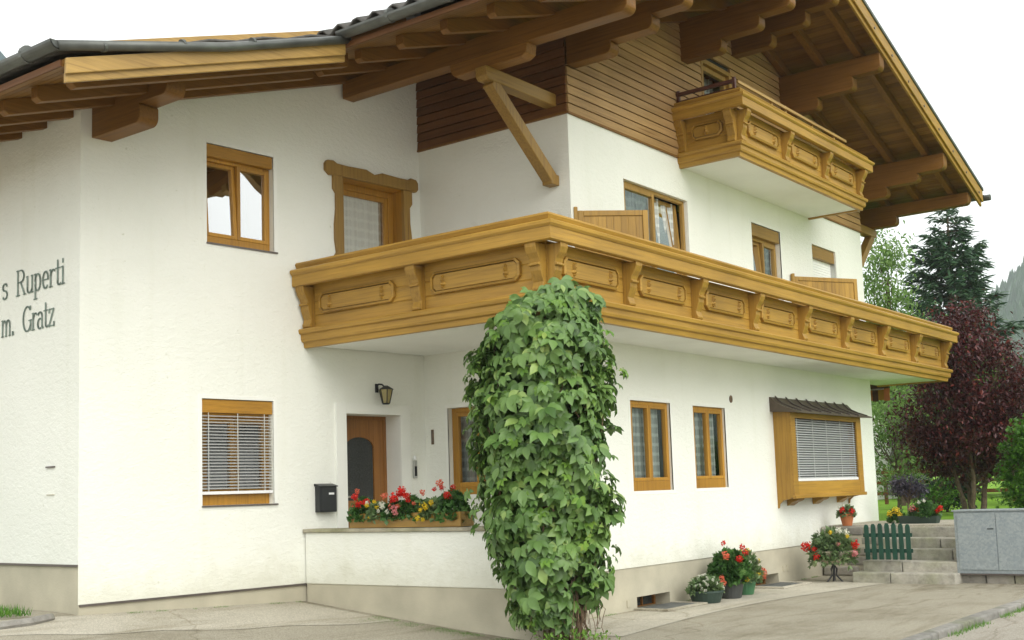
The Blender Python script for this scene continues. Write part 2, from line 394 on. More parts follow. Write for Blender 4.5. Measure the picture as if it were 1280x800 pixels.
def sweep_sides(name, profs, path, kind, parent):
    for i in range(len(path)-1):
        q = MB()
        for prof in profs:
            n = len(prof); cols = [offset_path(path, o) for o, z in prof]
            vs = [(cols[j][k].x, cols[j][k].y, prof[j][1]) for k in (i, i+1) for j in range(n)]
            q.raw(vs, [(j, (j+1) % n, n+(j+1) % n, n+j) for j in range(n)]+[tuple(range(n)), tuple(range(n, 2*n))])
        ax = 'x' if abs(path[i+1][0]-path[i][0]) > abs(path[i+1][1]-path[i][1]) else 'y'
        q.build(name, wood(kind, ax), parent)
def sweep(mb, prof, path):
    n = len(prof); cols = [offset_path(path, o) for o, z in prof]
    vs = [(cols[j][i].x, cols[j][i].y, prof[j][1]) for i in range(len(path)) for j in range(n)]
    fs = [(i*n+j, i*n+(j+1) % n, (i+1)*n+(j+1) % n, (i+1)*n+j) for i in range(len(path)-1) for j in range(n)]
    mb.raw(vs, fs+[tuple(range(n)), tuple(range((len(path)-1)*n, len(path)*n))])

# leaf clouds ------------------------------------------------------
def leaflet(L=1., w=.42, fold=.08, ang=0., curl=.12):
    ca, sa = math.cos(ang), math.sin(ang)
    v = [(0, 0, 0), (-w/2, .42, fold), (0, .5, -.02), (w/2, .42, fold), (-w*.34, .72, fold*.6-curl*.4), (w*.34, .72, fold*.6-curl*.4), (0, 1, -curl)]
    v = [(x*L, y*L, z*L) for x, y, z in v]
    return [(x*ca+y*sa, -x*sa+y*ca, z) for x, y, z in v], [(0, 2, 1), (0, 3, 2), (1, 2, 4), (2, 3, 5), (4, 2, 6), (2, 5, 6)]
def ovate(L, w, ang, r0, curl):
    ca, sa = math.cos(ang), math.sin(ang)
    v = [(0, 0, 0), (-w*.34, .2, .03), (-w/2, .48, .05), (-w*.36, .74, .02), (0, 1, -curl), (w*.36, .74, .02), (w/2, .48, .05), (w*.34, .2, .03), (0, .5, -.03)]
    v = [(x*L, y*L+r0, z*L) for x, y, z in v]
    return [(x*ca+y*sa, -x*sa+y*ca, z) for x, y, z in v], [(k, (k+1) % 8, 8) for k in range(8)]
def t_palm():
    V, F = [], []
    for a, L, cu in ((0, 1, .2), (.80, .92, .26), (-.80, .9, .2), (1.65, .68, .3), (-1.65, .7, .26)):
        v, f = ovate(L, .60, a, .05, cu); k = len(V); V += [(x, y, z-.05*abs(a)) for x, y, z in v]; F += [tuple(q+k for q in t) for t in f]
    return V, F
def t_sprig(n=5, w=.5):
    V, F = [], []
    V.append((0, 0, 0))
    for i in range(n):
        a = random.uniform(-1.3, 1.3); L = random.uniform(.6, 1); t = random.uniform(-.4, .4)
        ca, sa = math.cos(a), math.sin(a)
        k = len(V)
        V += [((-w/2*ca+.5*sa)*L, (w/2*sa+.5*ca)*L, t*.5), ((w/2*ca+.5*sa)*L, (-w/2*sa+.5*ca)*L, t*.5+.06), (sa*L, ca*L, t)]
        F += [(0, k+1, k), (k, k+1, k+2)]
    return V, F
T_LEAF = leaflet(); T_PETAL = leaflet(1., 1.0, .12, 0, .2); T_PALM = t_palm(); T_SPRIG = t_sprig(6, .42)
T_GER = t_sprig(7, .75)
T_BLADE = ([(-.06, 0, 0), (.06, 0, 0), (0, 1, .15)], [(0, 1, 2)])
T_SPRAY = ([(0, 0, 0), (-.10, .3, -.02), (.10, .3, -.02), (0, .35, .04), (-.08, .75, -.08), (.08, .75, -.08), (0, 1, -.1)], [(0, 3, 1), (0, 2, 3), (1, 3, 4), (3, 2, 5), (4, 3, 6), (3, 5, 6)])
def unit(a): return a/np.maximum(np.linalg.norm(a, axis=-1, keepdims=True), 1e-6)
def cloud(name, pts, tip, nrm, size, tmpl, m, parent=None):
    V, F = np.array(tmpl[0], float), np.array(tmpl[1], int)
    tip = unit(tip); x = unit(np.cross(tip, nrm)); n = np.cross(x, tip)
    size = np.broadcast_to(np.asarray(size, float), (len(pts),))
    W = pts[:, None, :]+size[:, None, None]*(V[None, :, 0, None]*x[:, None]+V[None, :, 1, None]*tip[:, None]+V[None, :, 2, None]*n[:, None])
    nv = len(V); faces = (F[None]+np.arange(len(pts))[:, None, None]*nv).reshape(-1, 3)
    me = bpy.data.meshes.new(name)
    W = W.reshape(-1, 3)
    me.vertices.add(len(W)); me.vertices.foreach_set('co', W.ravel())
    me.loops.add(faces.size); me.loops.foreach_set('vertex_index', faces.ravel().astype(np.int32))
    me.polygons.add(len(faces)); me.polygons.foreach_set('loop_start', (np.arange(len(faces))*3).astype(np.int32))
    me.polygons.foreach_set('loop_total', np.full(len(faces), 3, np.int32))
    me.update(calc_edges=True)
    return link(name, me, m, parent)
def rdir(n): return unit(rng.normal(size=(n, 3)))

# ------------------------------------------------------------------ measured frame of the house
K = (0., 2.53)                                  # recess corner between the two fronts
dB = (.9959, -.0909)                            # long axis of the left front
def ptB(s, d=0): return (K[0]+s*dB[0]+d*dB[1], K[1]+s*dB[1]-d*dB[0])
A0 = ptB(-5.02)                                 # outer left corner
dA = (-.0690, -.9976)                           # left side wall, read towards the corner
SL = .33
def Rz(x): return 6.62+SL*(x+2.5) if x <= 4.95 else 6.62+SL*(7.45)-SL*(x-4.95)     # underside of the rafters
FA = ((A0[0]-dA[0]*9, A0[1]-dA[1]*9), dA)       # s = 9 at the corner
FB = (K, dB); FC = (K, (0, -1)); FD = ((0, 0), (1, 0))
XR = 9.95; YB = 10.8

# ================================================================== GROUND
def gz(x, y):
    t = min(max((y+.9)/3.6, 0), 1.15)
    w = min(max((-1.3-x)/.5, 0), 1)
    return w*(.33*t**1.15+max(0, min(5, -2-x))*.026*min(1, t))
def grid_mesh(name, xs, ys, fz, m, kind='structure'):
    v = [(x, y, fz(x, y)) for y in ys for x in xs]; nx = len(xs)
    f = [(j*nx+i, j*nx+i+1, (j+1)*nx+i+1, (j+1)*nx+i) for j in range(len(ys)-1) for i in range(nx-1)]
    me = bpy.data.meshes.new(name); me.from_pydata(v, [], f)
    o = link(name, me, m, smooth=True); o['kind'] = kind; return o
lin = lambda a, b, n: [a+(b-a)*i/(n-1) for i in range(n)]
grid_mesh('ground', [-500, -200, -60, -30]+lin(-18, 12, 76)+[30, 80, 200, 700, 1400], [-500, -150, -40, -20]+lin(-9, 12, 53)+[30, 80, 200, 500, 900], gz, M['yard'])
# pale strip along the right front, and along the left front
mb = MB(); xs = lin(-1.3, 6.0, 26)
for i in range(25):
    a, b = xs[i], xs[i+1]
    e = lambda x: -1.28+.22*math.sin((x+1)*.55)-.05*max(0, x-3)
    mb.raw([(a, e(a), .005), (b, e(b), .005), (b, .02, .005), (a, .02, .005)], [(0, 1, 2, 3)])
mb.build('pavement', M['strip']); bpy.data.objects['pavement']['kind'] = 'structure'
mb = MB()
xs = lin(-6.2, -2.2, 22)
for i in range(21):
    for j in range(5):
        q = []
        for x, jj in ((xs[i], j), (xs[i+1], j), (xs[i+1], j+1), (xs[i], j+1)):
            s_ = (x+2.2)/-4.0
            yn = 1.05+s_*1.3+.05*math.sin(x*5); yf = K[1]-.0909*x+.03
            y = yn+(yf-yn)*jj/5
            q.append((x, y, gz(x, y)+.004))
        mb.raw(q, [(0, 1, 2, 3)])
o = mb.build('path', M['strip']); o['kind'] = 'structure'
# road
mb = MB(); mb.raw([(-60, -30, .004), (120, -30, .004), (120, -4.36, .004), (-60, -4.36, .004)], [(0, 1, 2, 3)])
o = mb.build('road', M['road']); o['kind'] = 'structure'
mb = MB(); x = -6.0
while x < 40:
    L = random.uniform(.8, 1.1)
    mb.box(x, x+L-.012, 4.18+random.uniform(-.01, .01), 4.34, -.05, .075+random.uniform(-.006, .006)); x += L
o = mb.build('kerb', M['kerb'], bevel=.018); o['kind'] = 'structure'
# lawn behind the steps
mb = MB()
def lz(x): return .82+.0005*max(0, x-10)**1.5
lx = lin(6.68, 40, 30)+[60, 100, 160, 230]
for x0, x1 in zip(lx[:-1], lx[1:]):
    for y0, y1 in ((-200, -30), (-30, -2.62)):
        mb.raw([(x0, y0, lz(x0)), (x1, y0, lz(x1)), (x1, y1, lz(x1)), (x0, y1, lz(x0))], [(0, 1, 2, 3)])
    if x0 > 7.2:
        for y0, y1 in ((-2.62, 30), (30, 200)):
            if x1 < XR+.5 and y1 > 0: y1 = -.02
            mb.raw([(x0, y0, lz(x0)), (x1, y0, lz(x1)), (x1, y1, lz(x1)), (x0, y1, lz(x0))], [(0, 1, 2, 3)])
mb.raw([(6.68, -200, lz(6.68)), (6.68, -2.62, lz(6.68)), (6.68, -2.62, -.1), (6.68, -200, -.1)], [(0, 1, 2, 3)])
o = mb.build('lawn', M['lawn']); o['kind'] = 'structure'
mb = MB(); mb.box(7.27, 9.6, 1.2, 2.6, .70, .832); mb.box(7.49, 9.6, .02, 1.195, .70, .828)
o = mb.build('garden_path', M['strip']); o['kind'] = 'structure'
# hill
HK = 3.2
def hz(x, y):
    x, y = x/HK, y/HK
    u = min(1, max(0, (x-130)/150)); u = u*u*(3-2*u)
    base = max(15, min(85, 40-1.05*(y-55)))
    return HK*(u*base*1.12+u*(2.3*math.sin(x*.7+y*.4)*math.sin(y*.6-x*.3)+1.2*math.sin(y*.9+x*.5))) + 1
grid_mesh('hill', lin(120*HK, 420*HK, 70), lin(-160*HK, 260*HK, 110), hz, M['hill'])
n = 16000; hx_ = rng.uniform(150, 300, n); hy_ = 45+rng.uniform(-50, 40, n)+(hx_-230)*.2; hx_ *= HK; hy_ *= HK
hzv = np.array([hz(a, b) for a, b in zip(hx_, hy_)]); hh_ = rng.uniform(9, 17, n)
T_FIR = ([(0, 0, 1)]+[(.30*math.cos(k*1.047), .30*math.sin(k*1.047), -.05+.14*(k % 2)) for k in range(6)], [(0, k+1, (k+1) % 6+1) for k in range(6)])
T_FIR = ([(x, z, y) for x, y, z in T_FIR[0]], T_FIR[1])
fo = cloud('forest', np.stack([hx_, hy_, hzv-.5], 1), np.tile([0., 0, 1], (n, 1))+rng.normal(0, .02, (n, 3)), rdir(n)*np.array([1, 1, .02]), hh_, T_FIR, M['darkgreen'])
tag(fo, 'conifer forest covering the misty hillside on the right', 'forest', kind='stuff')
# grass
def grass_patch(name, pts, h, label):
    n = len(pts)
    tip = np.stack([rng.normal(0, .35, n), rng.normal(0, .35, n), np.ones(n)], 1)
    o = cloud(name, pts, tip, rdir(n), rng.uniform(.5, 1, n)*h, T_BLADE, M['grass']); tag(o, label, 'grass', kind='stuff'); return o
n = 16000
xx = rng.uniform(-8.5, -5.35, n); yy = rng.uniform(2.95, 6.0, n)
keep = (yy > 3.1-(xx+5.4)*.03) & (xx < -5.44)
g = np.stack([xx, yy, np.array([gz(a, b) for a, b in zip(xx, yy)])+.02], 1)[keep]
grass_patch('grass', g, .12, 'small patch of bright green grass beside the left side wall')
n = 1500; xx = rng.uniform(-1.5, 7, n); yy = -4.36-np.abs(rng.normal(0, .05, n))
keep = (np.sin(xx*3.1)+np.sin(xx*7.3+1) > -.4)
grass_patch('grass', np.stack([xx, yy, np.full(n, .0)], 1)[keep], .07, 'thin fringe of grass growing along the road side of the kerb')
n = 900; xx = rng.uniform(-1.5, 7, n); yy = -4.17+np.abs(rng.normal(0, .03, n))
grass_patch('grass', np.stack([xx, yy, np.full(n, .0)], 1)[np.sin(xx*2.1)+np.sin(xx*5.3+1) > .3], .05, 'sparse grass tufts in the joint between yard and kerb')
n = 4200; t = rng.uniform(0, 1, n)
xx = -2.15-np.abs(rng.normal(0, .13, n))*(.5+t); yy = -.75+t*2.2
keep = np.sin(yy*6)+np.sin(yy*15+2)+rng.normal(0, .6, n) > -.5
g = np.stack([xx, yy, np.array([gz(a, b) for a, b in zip(xx, yy)])], 1)[keep]
o = grass_patch('moss', g, .022, 'dull green moss along the foot of the porch wall'); o['category'] = 'moss'
n = 1500; t = rng.uniform(0, 1, n); xx = -5.0+t*2.95; yy = 2.53-.0909*xx-.03-np.abs(rng.normal(0, .025, n)); keep = np.sin(xx*7)+np.sin(xx*17+1) > .5
grass_patch('weeds', np.stack([xx, yy, np.array([gz(a, b) for a, b in zip(xx, yy)])], 1)[keep], .03, 'tiny weeds in the joint along the foot of the left front')
n = 2200; xx = rng.uniform(.1, 7.1, n); yy = -.01-np.abs(rng.normal(0, .025, n)); keep = (np.sin(xx*5)+np.sin(xx*13+1) > .4) & ~((xx > 1.05) & (xx < 2.2)) & ~((xx > 4.5) & (xx < 5.6))
grass_patch('weeds', np.stack([xx, yy, np.full(n, .004)], 1)[keep], .03, 'tiny weeds in the joint along the foot of the right front')
mb = MB()
mb.tube([(-5.36, 2.9, gz(-5.4, 2.9)+.02), (-5.7, 2.72, gz(-5.7, 2.8)+.02), (-6.4, 2.62, gz(-6.4, 2.6)+.02), (-8.6, 2.55, gz(-8.6, 2.6)+.02)], .05, 6)
o = mb.build('grass_edging', M['kerb']); o['kind'] = 'structure'

# ================================================================== HOUSE
house = empty('chalet_house', (0, 0, 0), 'white alpine chalet with golden wooden balconies and a wide timber gable roof', 'house')
def wall(mb, s0, s1, z0, z1, holes, depth=.14):
    ss = sorted({s0, s1, *[h[0] for h in holes], *[h[1] for h in holes]})
    zs = sorted({z0, z1, *[h[2] for h in holes], *[h[3] for h in holes]})
    for i in range(len(ss)-1):
        for j in range(len(zs)-1):
            cs, cz = (ss[i]+ss[i+1])/2, (zs[j]+zs[j+1])/2
            if any(h[0] < cs < h[1] and h[2] < cz < h[3] for h in holes): continue
            mb.quad((ss[i], 0, zs[j]), (ss[i+1], 0, zs[j]), (ss[i+1], 0, zs[j+1]), (ss[i], 0, zs[j+1]))
    for h in holes:
        a, b, c, e = h[:4]; dp = -(h[4] if len(h) > 4 else depth)
        mb.quad((a, 0, c), (a, 0, e), (a, dp, e), (a, dp, c)); mb.quad((b, 0, c), (b, dp, c), (b, dp, e), (b, 0, e))
        mb.quad((a, 0, e), (b, 0, e), (b, dp, e), (a, dp, e)); mb.quad((a, 0, c), (a, dp, c), (b, dp, c), (b, 0, c))
PL = .55   # top of plinth
# window openings (s0,s1,z0,z1)
WB_U = (-3.44, -2.48, 4.60, 5.80); WB_L = (-3.52, -2.52, 1.53, 2.76); WB_D = (-1.42, -.30, 3.55, 5.84, .26); DOOR_O = (-1.41, -.48, .58, 2.64, .27)
WD1 = (1.21, 2.26, 1.53, 2.73); WD2 = (2.91, 3.90, 1.54, 2.72); WU1 = (1.29, 3.06, 3.62, 5.74); WU2 = (5.16, 6.24, 4.5, 5.77); WU3 = (7.56, 8.63, 3.62, 5.77)
WC = (.40, 1.36, 1.56, 2.72)
mbs = []
a = MB(*FA); wall(a, 0, 9, .96, 7.2, []); mbs.append(a)
b = MB(*FB); wall(b, -5.02, 0, PL, 8.2, [WB_U, WB_L, WB_D, DOOR_O]); mbs.append(b)
c = MB(*FC); wall(c, 0, 2.53, PL, 6.36, [WC]); mbs.append(c)
d = MB(*FD); wall(d, 0, XR, PL, 6.36, [WD1, WD2, WU1, WU2, WU3]); mbs.append(d)
e = MB(); e.raw([(XR, 0, .4), (XR, YB, .4), (XR, YB, 7.4), (XR, 0, 7.4)], [(0, 1, 2, 3)])
e.raw([(-5, YB, 0), (XR, YB, 0), (XR, YB, 7.4), (4.95, YB, 9.15), (-5, YB, 5.9)], [(0, 1, 2, 3, 4)]); mbs.append(e)
al = MB()
for q in mbs: al.raw(q.v, q.f)
wo = al.build('wall', M['plaster'], house)
bm = bmesh.new(); bm.from_mesh(wo.data); bmesh.ops.remove_doubles(bm, verts=bm.verts, dist=1e-4)
bmesh.ops.bisect_plane(bm, geom=bm.verts[:]+bm.edges[:]+bm.faces[:], plane_co=(-2.5, 0, 6.62+.15), plane_no=(-SL, 0, 1), clear_outer=True)
bmesh.ops.recalc_face_normals(bm, faces=bm.faces); bm.to_mesh(wo.data); bm.free()
# plinth, set back a little under the plaster edge
pm = MB(*FA); pm.box(0, 8.988, -.3, -.015, -.2, .962)
q = MB(*FB); q.box(-5.0, 0, -.3, -.018, -.2, PL+.002); pm.raw(q.v, q.f)
q = MB(*FD); wall(q, .012, XR, -.2, PL+.002, [(1.19, 2.04, -.03, .165), (4.64, 5.47, -.03, .17)], .3)
q.v = [(x, y+.012, z) for x, y, z in q.v]; pm.raw(q.v, q.f)
pm.raw([(0.012, .013, -.2), (0.012, 2.5, -.2), (0.012, 2.5, PL+.002), (0.012, .013, PL+.002)], [(0, 1, 2, 3)])
pm.build('plinth', M['plinth'], house)
for (s0, s1, o_, d_, zz) in ((-5.0, -2.06, FB, .012, PL), (0, 9.0, FA, .012, .962)):
    q = MB(*o_ if o_ is FB else o_); q.box(s0, s1, -.012, .006, zz-.022, zz+.002); q.build('drip_edge', M['sill'], house)
# white render surrounds of front door and first window row
q = MB(*FB)
q.box(-1.58, -1.41, -.02, .034, PL+.003, 2.77); q.box(-.48, -.31, -.02, .034, PL+.003, 2.77); q.box(-1.41, -.48, -.02, .034, 2.64, 2.77)
q.box(-1.412, -1.408, -.27, .016, PL+.003, 2.64); q.box(-.482, -.478, -.27, .016, PL+.003, 2.642)
q.build('door_surround', M['smooth'], house, bevel=.004)
def band(fr, h, w=.05, t=.003, bottom=True):
    q = MB(*fr); a, b, c, e = h[:4]
    q.box(a-w, a, -.02, t, c, e+w); q.box(b, b+w, -.02, t, c, e+w); q.box(a, b, -.02, t, e, e+w)
    if bottom: q.box(a-w, b+w, -.02, t, c-w, c)
    q.build('window_surround', M['smooth'], house, bevel=.003)
for fr, h in ((FB, WB_U), (FB, WB_L), (FD, WD1), (FD, WD2), (FD, WU2), (FC, WC)): band(fr, h)

# ---- windows
def curtain(fr, a, b, z0, z1, d, parent, folds=9, m='curtain'):
    n = int(folds*8); vs = []
    q = MB(*fr); ph = random.uniform(0, 6)
    for i in range(n+1):
        t = i/n; dd = d+.022*math.sin(t*folds*2*math.pi+ph)+.008*math.sin(t*31+ph)
        vs += [q.P(a+(b-a)*t, dd, z0), q.P(a+(b-a)*t, dd*1+.0, z1)]
    q.raw(vs, [(2*i, 2*i+2, 2*i+3, 2*i+1) for i in range(n)])
    return q.build('curtain', M[m], parent, smooth=True)
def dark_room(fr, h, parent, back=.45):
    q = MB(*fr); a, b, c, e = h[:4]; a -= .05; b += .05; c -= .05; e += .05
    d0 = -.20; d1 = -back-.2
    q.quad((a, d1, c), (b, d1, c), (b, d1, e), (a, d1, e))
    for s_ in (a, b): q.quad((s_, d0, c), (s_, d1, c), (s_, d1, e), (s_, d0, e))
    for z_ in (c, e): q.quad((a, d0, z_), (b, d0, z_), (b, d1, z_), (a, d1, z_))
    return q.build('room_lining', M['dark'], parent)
def leaf_frame(q, a, b, c, e, d0, d1, w=.07, wb=None):
    wb = wb or w
    q.box(a, a+w, d0, d1, c, e); q.box(b-w, b, d0, d1, c, e)
    q.box(a+w, b-w, d0, d1-.001, c, c+wb); q.box(a+w, b-w, d0, d1-.001, e-w, e)
def window(fr, h, kind='orange', leaves=2, glass='glass', box=0., cur=True, bottom=.10, set_back=.09, tilt=None, sill=None, blind=False, label=None, axis='z', folds=8, fw=.055, sw=.062):
    a, b, c, e = h[:4]
    f = MB(*fr); d1 = -set_back; d0 = d1-.06
    top = e-box
    f.box(a, a+fw, d0, d1, c, top); f.box(b-fw, b, d0, d1, c, top)
    f.box(a+fw, b-fw, d0, d1-.001, top-fw, top); f.box(a+fw, b-fw, d0, d1+.012, c, c+bottom)
    w = f.build('window', wood(kind, axis), house, bevel=.006)
    if label: w['label'] = label
    zi0, zi1 = c+bottom, top-fw; si0, si1 = a+fw, b-fw
    n = leaves; L = (si1-si0)/n
    for i in range(n):
        q = MB(*fr); x0, x1 = si0+i*L, si0+(i+1)*L
        leaf_frame(q, x0+.001, x1-.001, zi0+.001, zi1-.001, d1-.05, d1+.015, sw)
        g = MB(*fr); dg = d1-.02
        g.quad((x0+.05, dg, zi0+.05), (x1-.05, dg, zi0+.05), (x1-.05, dg, zi1-.05), (x0+.05, dg, zi1-.05))
        if tilt is not None and i == tilt:
            # bottom hung leaf, tilted into the room
            an = R_(4)
            for qq in (q, g):
                n_ = (qq.n[0], qq.n[1]); nv = []
                for x, y, z in qq.v:
                    t = (z-zi0)*math.sin(an)
                    nv.append((x-n_[0]*t, y-n_[1]*t, z))
                qq.v = nv
        sa = q.build('sash', wood(kind, axis), w, bevel=.005)
        g.build('pane', M[glass], w)
    if box:
        q = MB(*fr); q.box(a+.004, b-.004, d0, -.018, e-box, e-.004); q.build('blind_box', wood(kind, 'x'), w, bevel=.004)
    if sill:
        q = MB(*fr); q.box(a-.01, b+.04, d1, .025, c-.018, c-.001); q.build('sill', M['sill'], w)
    dark_room(fr, (a, b, c, e), w)
    if cur: curtain(fr, a+.03, b-.03, c+.05, e-.05, -set_back-.125, w, folds)
    if blind:
        q = MB(*fr); z = zi1+.02; i = 0
        while z > c+.17:
            sv = [q.P(si0-.045, -.070, z+.010), q.P(si1+.045, -.070, z+.010), q.P(si1+.045, -.026, z-.009), q.P(si0-.045, -.026, z-.009)]
            q.raw(sv, [(0, 1, 2, 3)]); z -= .0365
        for s_ in (a+.10, (a+b)/2, b-.12): q.box(s_-.004, s_+.004, -.024, -.019, c+.14, top)
        q.build('blind', M['slat'], w)
        q = MB(*fr); q.box(a+.01, b-.01, -.085, -.015, c+.125, c+.16); q.build('blind_rail', M['slatw'], w, bevel=.004)
    return w
window(FB, WB_U, leaves=2, glass='glassr', box=.15, cur=False, tilt=0, sill=True, set_back=.09, bottom=.1, fw=.035, sw=.045)
window(FB, WB_L, leaves=2, glass='glassd', box=.16, cur=False, blind=True, sill=True, set_back=.10, bottom=.12)
window(FD, WD1, leaves=2, bottom=.13, folds=8, fw=.045, sw=.045, set_back=.045); window(FD, WD2, leaves=2, bottom=.13, folds=8, fw=.045, sw=.045, set_back=.045)
window(FD, WU1, leaves=2, glass='glassr', kind='rail', tilt=1, cur=True, bottom=.3, set_back=.06, fw=.05, sw=.055)
window(FD, WU2, leaves=2, glass='glassr', kind='rail', box=.2, tilt=0, cur=True, set_back=.09, fw=.05, sw=.05)
window(FC, WC, leaves=2, bottom=.1, cur=True)
# rolled-down shutter at the far end
q = MB(*FD); a, b, c, e = WU3
q.box(a, b, -.14, -.03, e-.22, e-.005); w = q.build('window', wood('rail', 'x'), house, bevel=.004); w['label'] = 'window closed by a white roller shutter under a wooden box'
q = MB(*FD)
z = e-.22
while z > c+.05:
    q.box(a+.01, b-.01, -.13, -.10, z-.045, z-.003); z -= .047
q.build('roller_shutter', M['soffit'], w)
q = MB(*FD); q.box(b-.03, b, -.14, -.02, c, e-.22); q.build('shutter_rail', M['steel'], w)
# carved balcony door on the left front
q = MB(*FB); a, b, c, e = WB_D[:4]
top = [(a-.27, e-.06), (a-.27, e+.03), (a-.24, e+.075), (a-.14, e+.085), (a-.08, e+.055), (a+.1, e+.05), (a+.42, e+.062), (a+.5, e+.035), (a+.56, e+.015), (a+.62, e+.035), (a+.70, e+.062), (b-.1, e+.05), (b+.08, e+.055), (b+.10, e+.085), (b+.2, e+.075), (b+.235, e+.03), (b+.235, e-.06), (b+.2, e-.10), (b+.1, e-.10), (b+.04, e-.10), (a-.06, e-.10), (a-.2, e-.115)]
q.prism(top, 'd', -.02, .05)
def post(s0, s1, sgn):
    ed = [(s0, e-.1), (s1, e-.1), (s1, c), (s0, c)]
    out = [(e-.1, 0), (e-.28, 0), (e-.34, .045), (e-.55, .045), (e-.75, .02), (e-.95, .02), (e-1.12, .045), (e-1.18, .0), (c, 0)]
    if sgn < 0: poly = [(s1, e-.1)]+[(s0+o_, z) for z, o_ in out]+[(s1, c)]
    else: poly = [(s0, e-.1)]+[(s1-o_, z) for z, o_ in out]+[(s0, c)]
    q.prism(poly, 'd', -.02, .035)
post(a-.14, a+.03, -1); post(b-.03, b+.13, 1)
w = q.build('window', wood('rail', 'z'), house, bevel=.008); w['label'] = 'balcony door in a carved wooden surround with a net curtain'
q = MB(*FB); q.box(a, a+.02, -.26, -.021, c, e); q.box(b-.02, b, -.26, -.021, c, e); q.box(a+.02, b-.02, -.26, -.021, e-.10, e-.08)
q.build('reveal_lining', wood('orange', 'z'), w)
q = MB(*FB); leaf_frame(q, a+.02, b-.02, c, e-.1, -.26, -.20, .09); q.build('frame', wood('orange', 'z'), w, bevel=.006)
q = MB(*FB); leaf_frame(q, a+.11, b-.11, c+.1, e-.19, -.25, -.215, .07); q.build('sash', wood('orange', 'z'), w, bevel=.005)
q = MB(*FB); q.quad((a+.15, -.235, c+.15), (b-.15, -.235, c+.15), (b-.15, -.235, e-.24), (a+.15, -.235, e-.24)); q.build('pane', M['glass'], w)
curtain(FB, a+.06, b-.06, c+.05, e-.12, -.305, w, 9)
dark_room(FB, (a, b, c, e), w, .7)
# front door
a, b, c, e = DOOR_O[:4]
q = MB(*FB); leaf_frame(q, a, b, c, e, -.33, -.262, .05); dr = q.build('door', wood('door', 'z'), house, bevel=.005); dr['label'] = 'brown wooden front door with an arched dark glass panel'
q = MB(*FB); x0, x1 = a+.05, b-.05; gx0, gx1 = x0+.17, x1-.17; gz0, gz1 = c+.95, e-.28
arch = [(gx0, gz0), (gx1, gz0), (gx1, gz1-.14)]+[(gx1-.5*(gx1-gx0)*(1-math.cos(t)), gz1-.14+.14*math.sin(t)) for t in lin(.15, math.pi-.15, 9)]+[(gx0, gz1-.14)]
q.box(x0, gx0, -.31, -.272, c+.01, e-.05); q.box(gx1, x1, -.31, -.272, c+.01, e-.05); q.box(gx0, gx1, -.31, -.273, c+.01, gz0)
hd = [(gx0, e-.05)]+[(gx0, gz1-.14)]+list(reversed(arch[3:-1]))+[(gx1, gz1-.14), (gx1, e-.05)]
q.prism(hd, 'd', -.31, -.273)
q.build('door_leaf', wood('door', 'z'), dr, bevel=.006)
q = MB(*FB); q.quad((gx0-.02, -.295, gz0-.02), (gx1+.02, -.295, gz0-.02), (gx1+.02, -.295, gz1+.02), (gx0-.02, -.295, gz1+.02)); q.build('pane', M['doorglass'], dr)
q = MB(*FB); q.box(gx0+.02, gx1-.02, -.272, -.258, c+.2, gz0-.14); q.build('door_panel', wood('door', 'z'), dr, bevel=.012)
q = MB(*FB); q.tube([(x0+.08, -.272, c+1.0), (x0+.08, -.22, c+1.0), (x0+.2, -.22, c+1.0)], .012, 8, world=False); q.build('handle', M['steel'], dr)
# cellar windows in the plinth, with light wells
for (x0, x1) in ((1.19, 2.04), (4.64, 5.47)):
    q = MB(*FD); leaf_frame(q, x0, x1, -.03, .165, -.30, -.24, .04)
    q.box(x0+(x1-x0)*.6, x0+(x1-x0)*.63, -.28, -.25, -.03, .16)
    w = q.build('cellar_window', wood('door', 'x'), house)
    q = MB(*FD); q.quad((x0, -.275, -.04), (x1, -.275, -.04), (x1, -.275, .17), (x0, -.275, .17)); q.build('pane', M['doorglass'], w)
    q = MB(*FD); q.box(x0-.10, x0, 0, .5, .008, .03); q.box(x1, x1+.10, 0, .5, .008, .03); q.box(x0, x1, .42, .5, .008, .0295); q.build('light_well_rim', M['strip'], w)
    q = MB(*FD); q.box(x0, x1, 0, .42, -.02, .016); k = x0+.02
    while k < x1: q.box(k, k+.008, .005, .415, .016, .024); k += .03
    q.build('grating', M['galvd'], w)
for sx, sz in ((.98, .10), (5.68, .22), (5.83, .22)):
    q = MB(*FD); q.box(sx-.045, sx+.045, -.02, .0, sz-.045, sz+.045); q.build('vent', M['plinth'], house)
q = MB(*FD)
for k in range(10):
    pass
q.lathe([(0, 0), (.045, 0), (.045, .012), (0, .012)], n=16)
q.v = [(4.11+x, -.012-z*1.0+.01, 2.865+y*1.25) for x, y, z in q.v]; q.build('vent', M['twig'], house)
q = MB(*FA); q.box(8.33, 8.51, -.02, .018, 1.995, 2.012); q.build('flap_hinge', M['sill'], house)
q = MB(*FA); q.box(8.34, 8.50, -.02, .012, 1.70, 1.708); q.build('flap_hinge', M['plinth'], house)

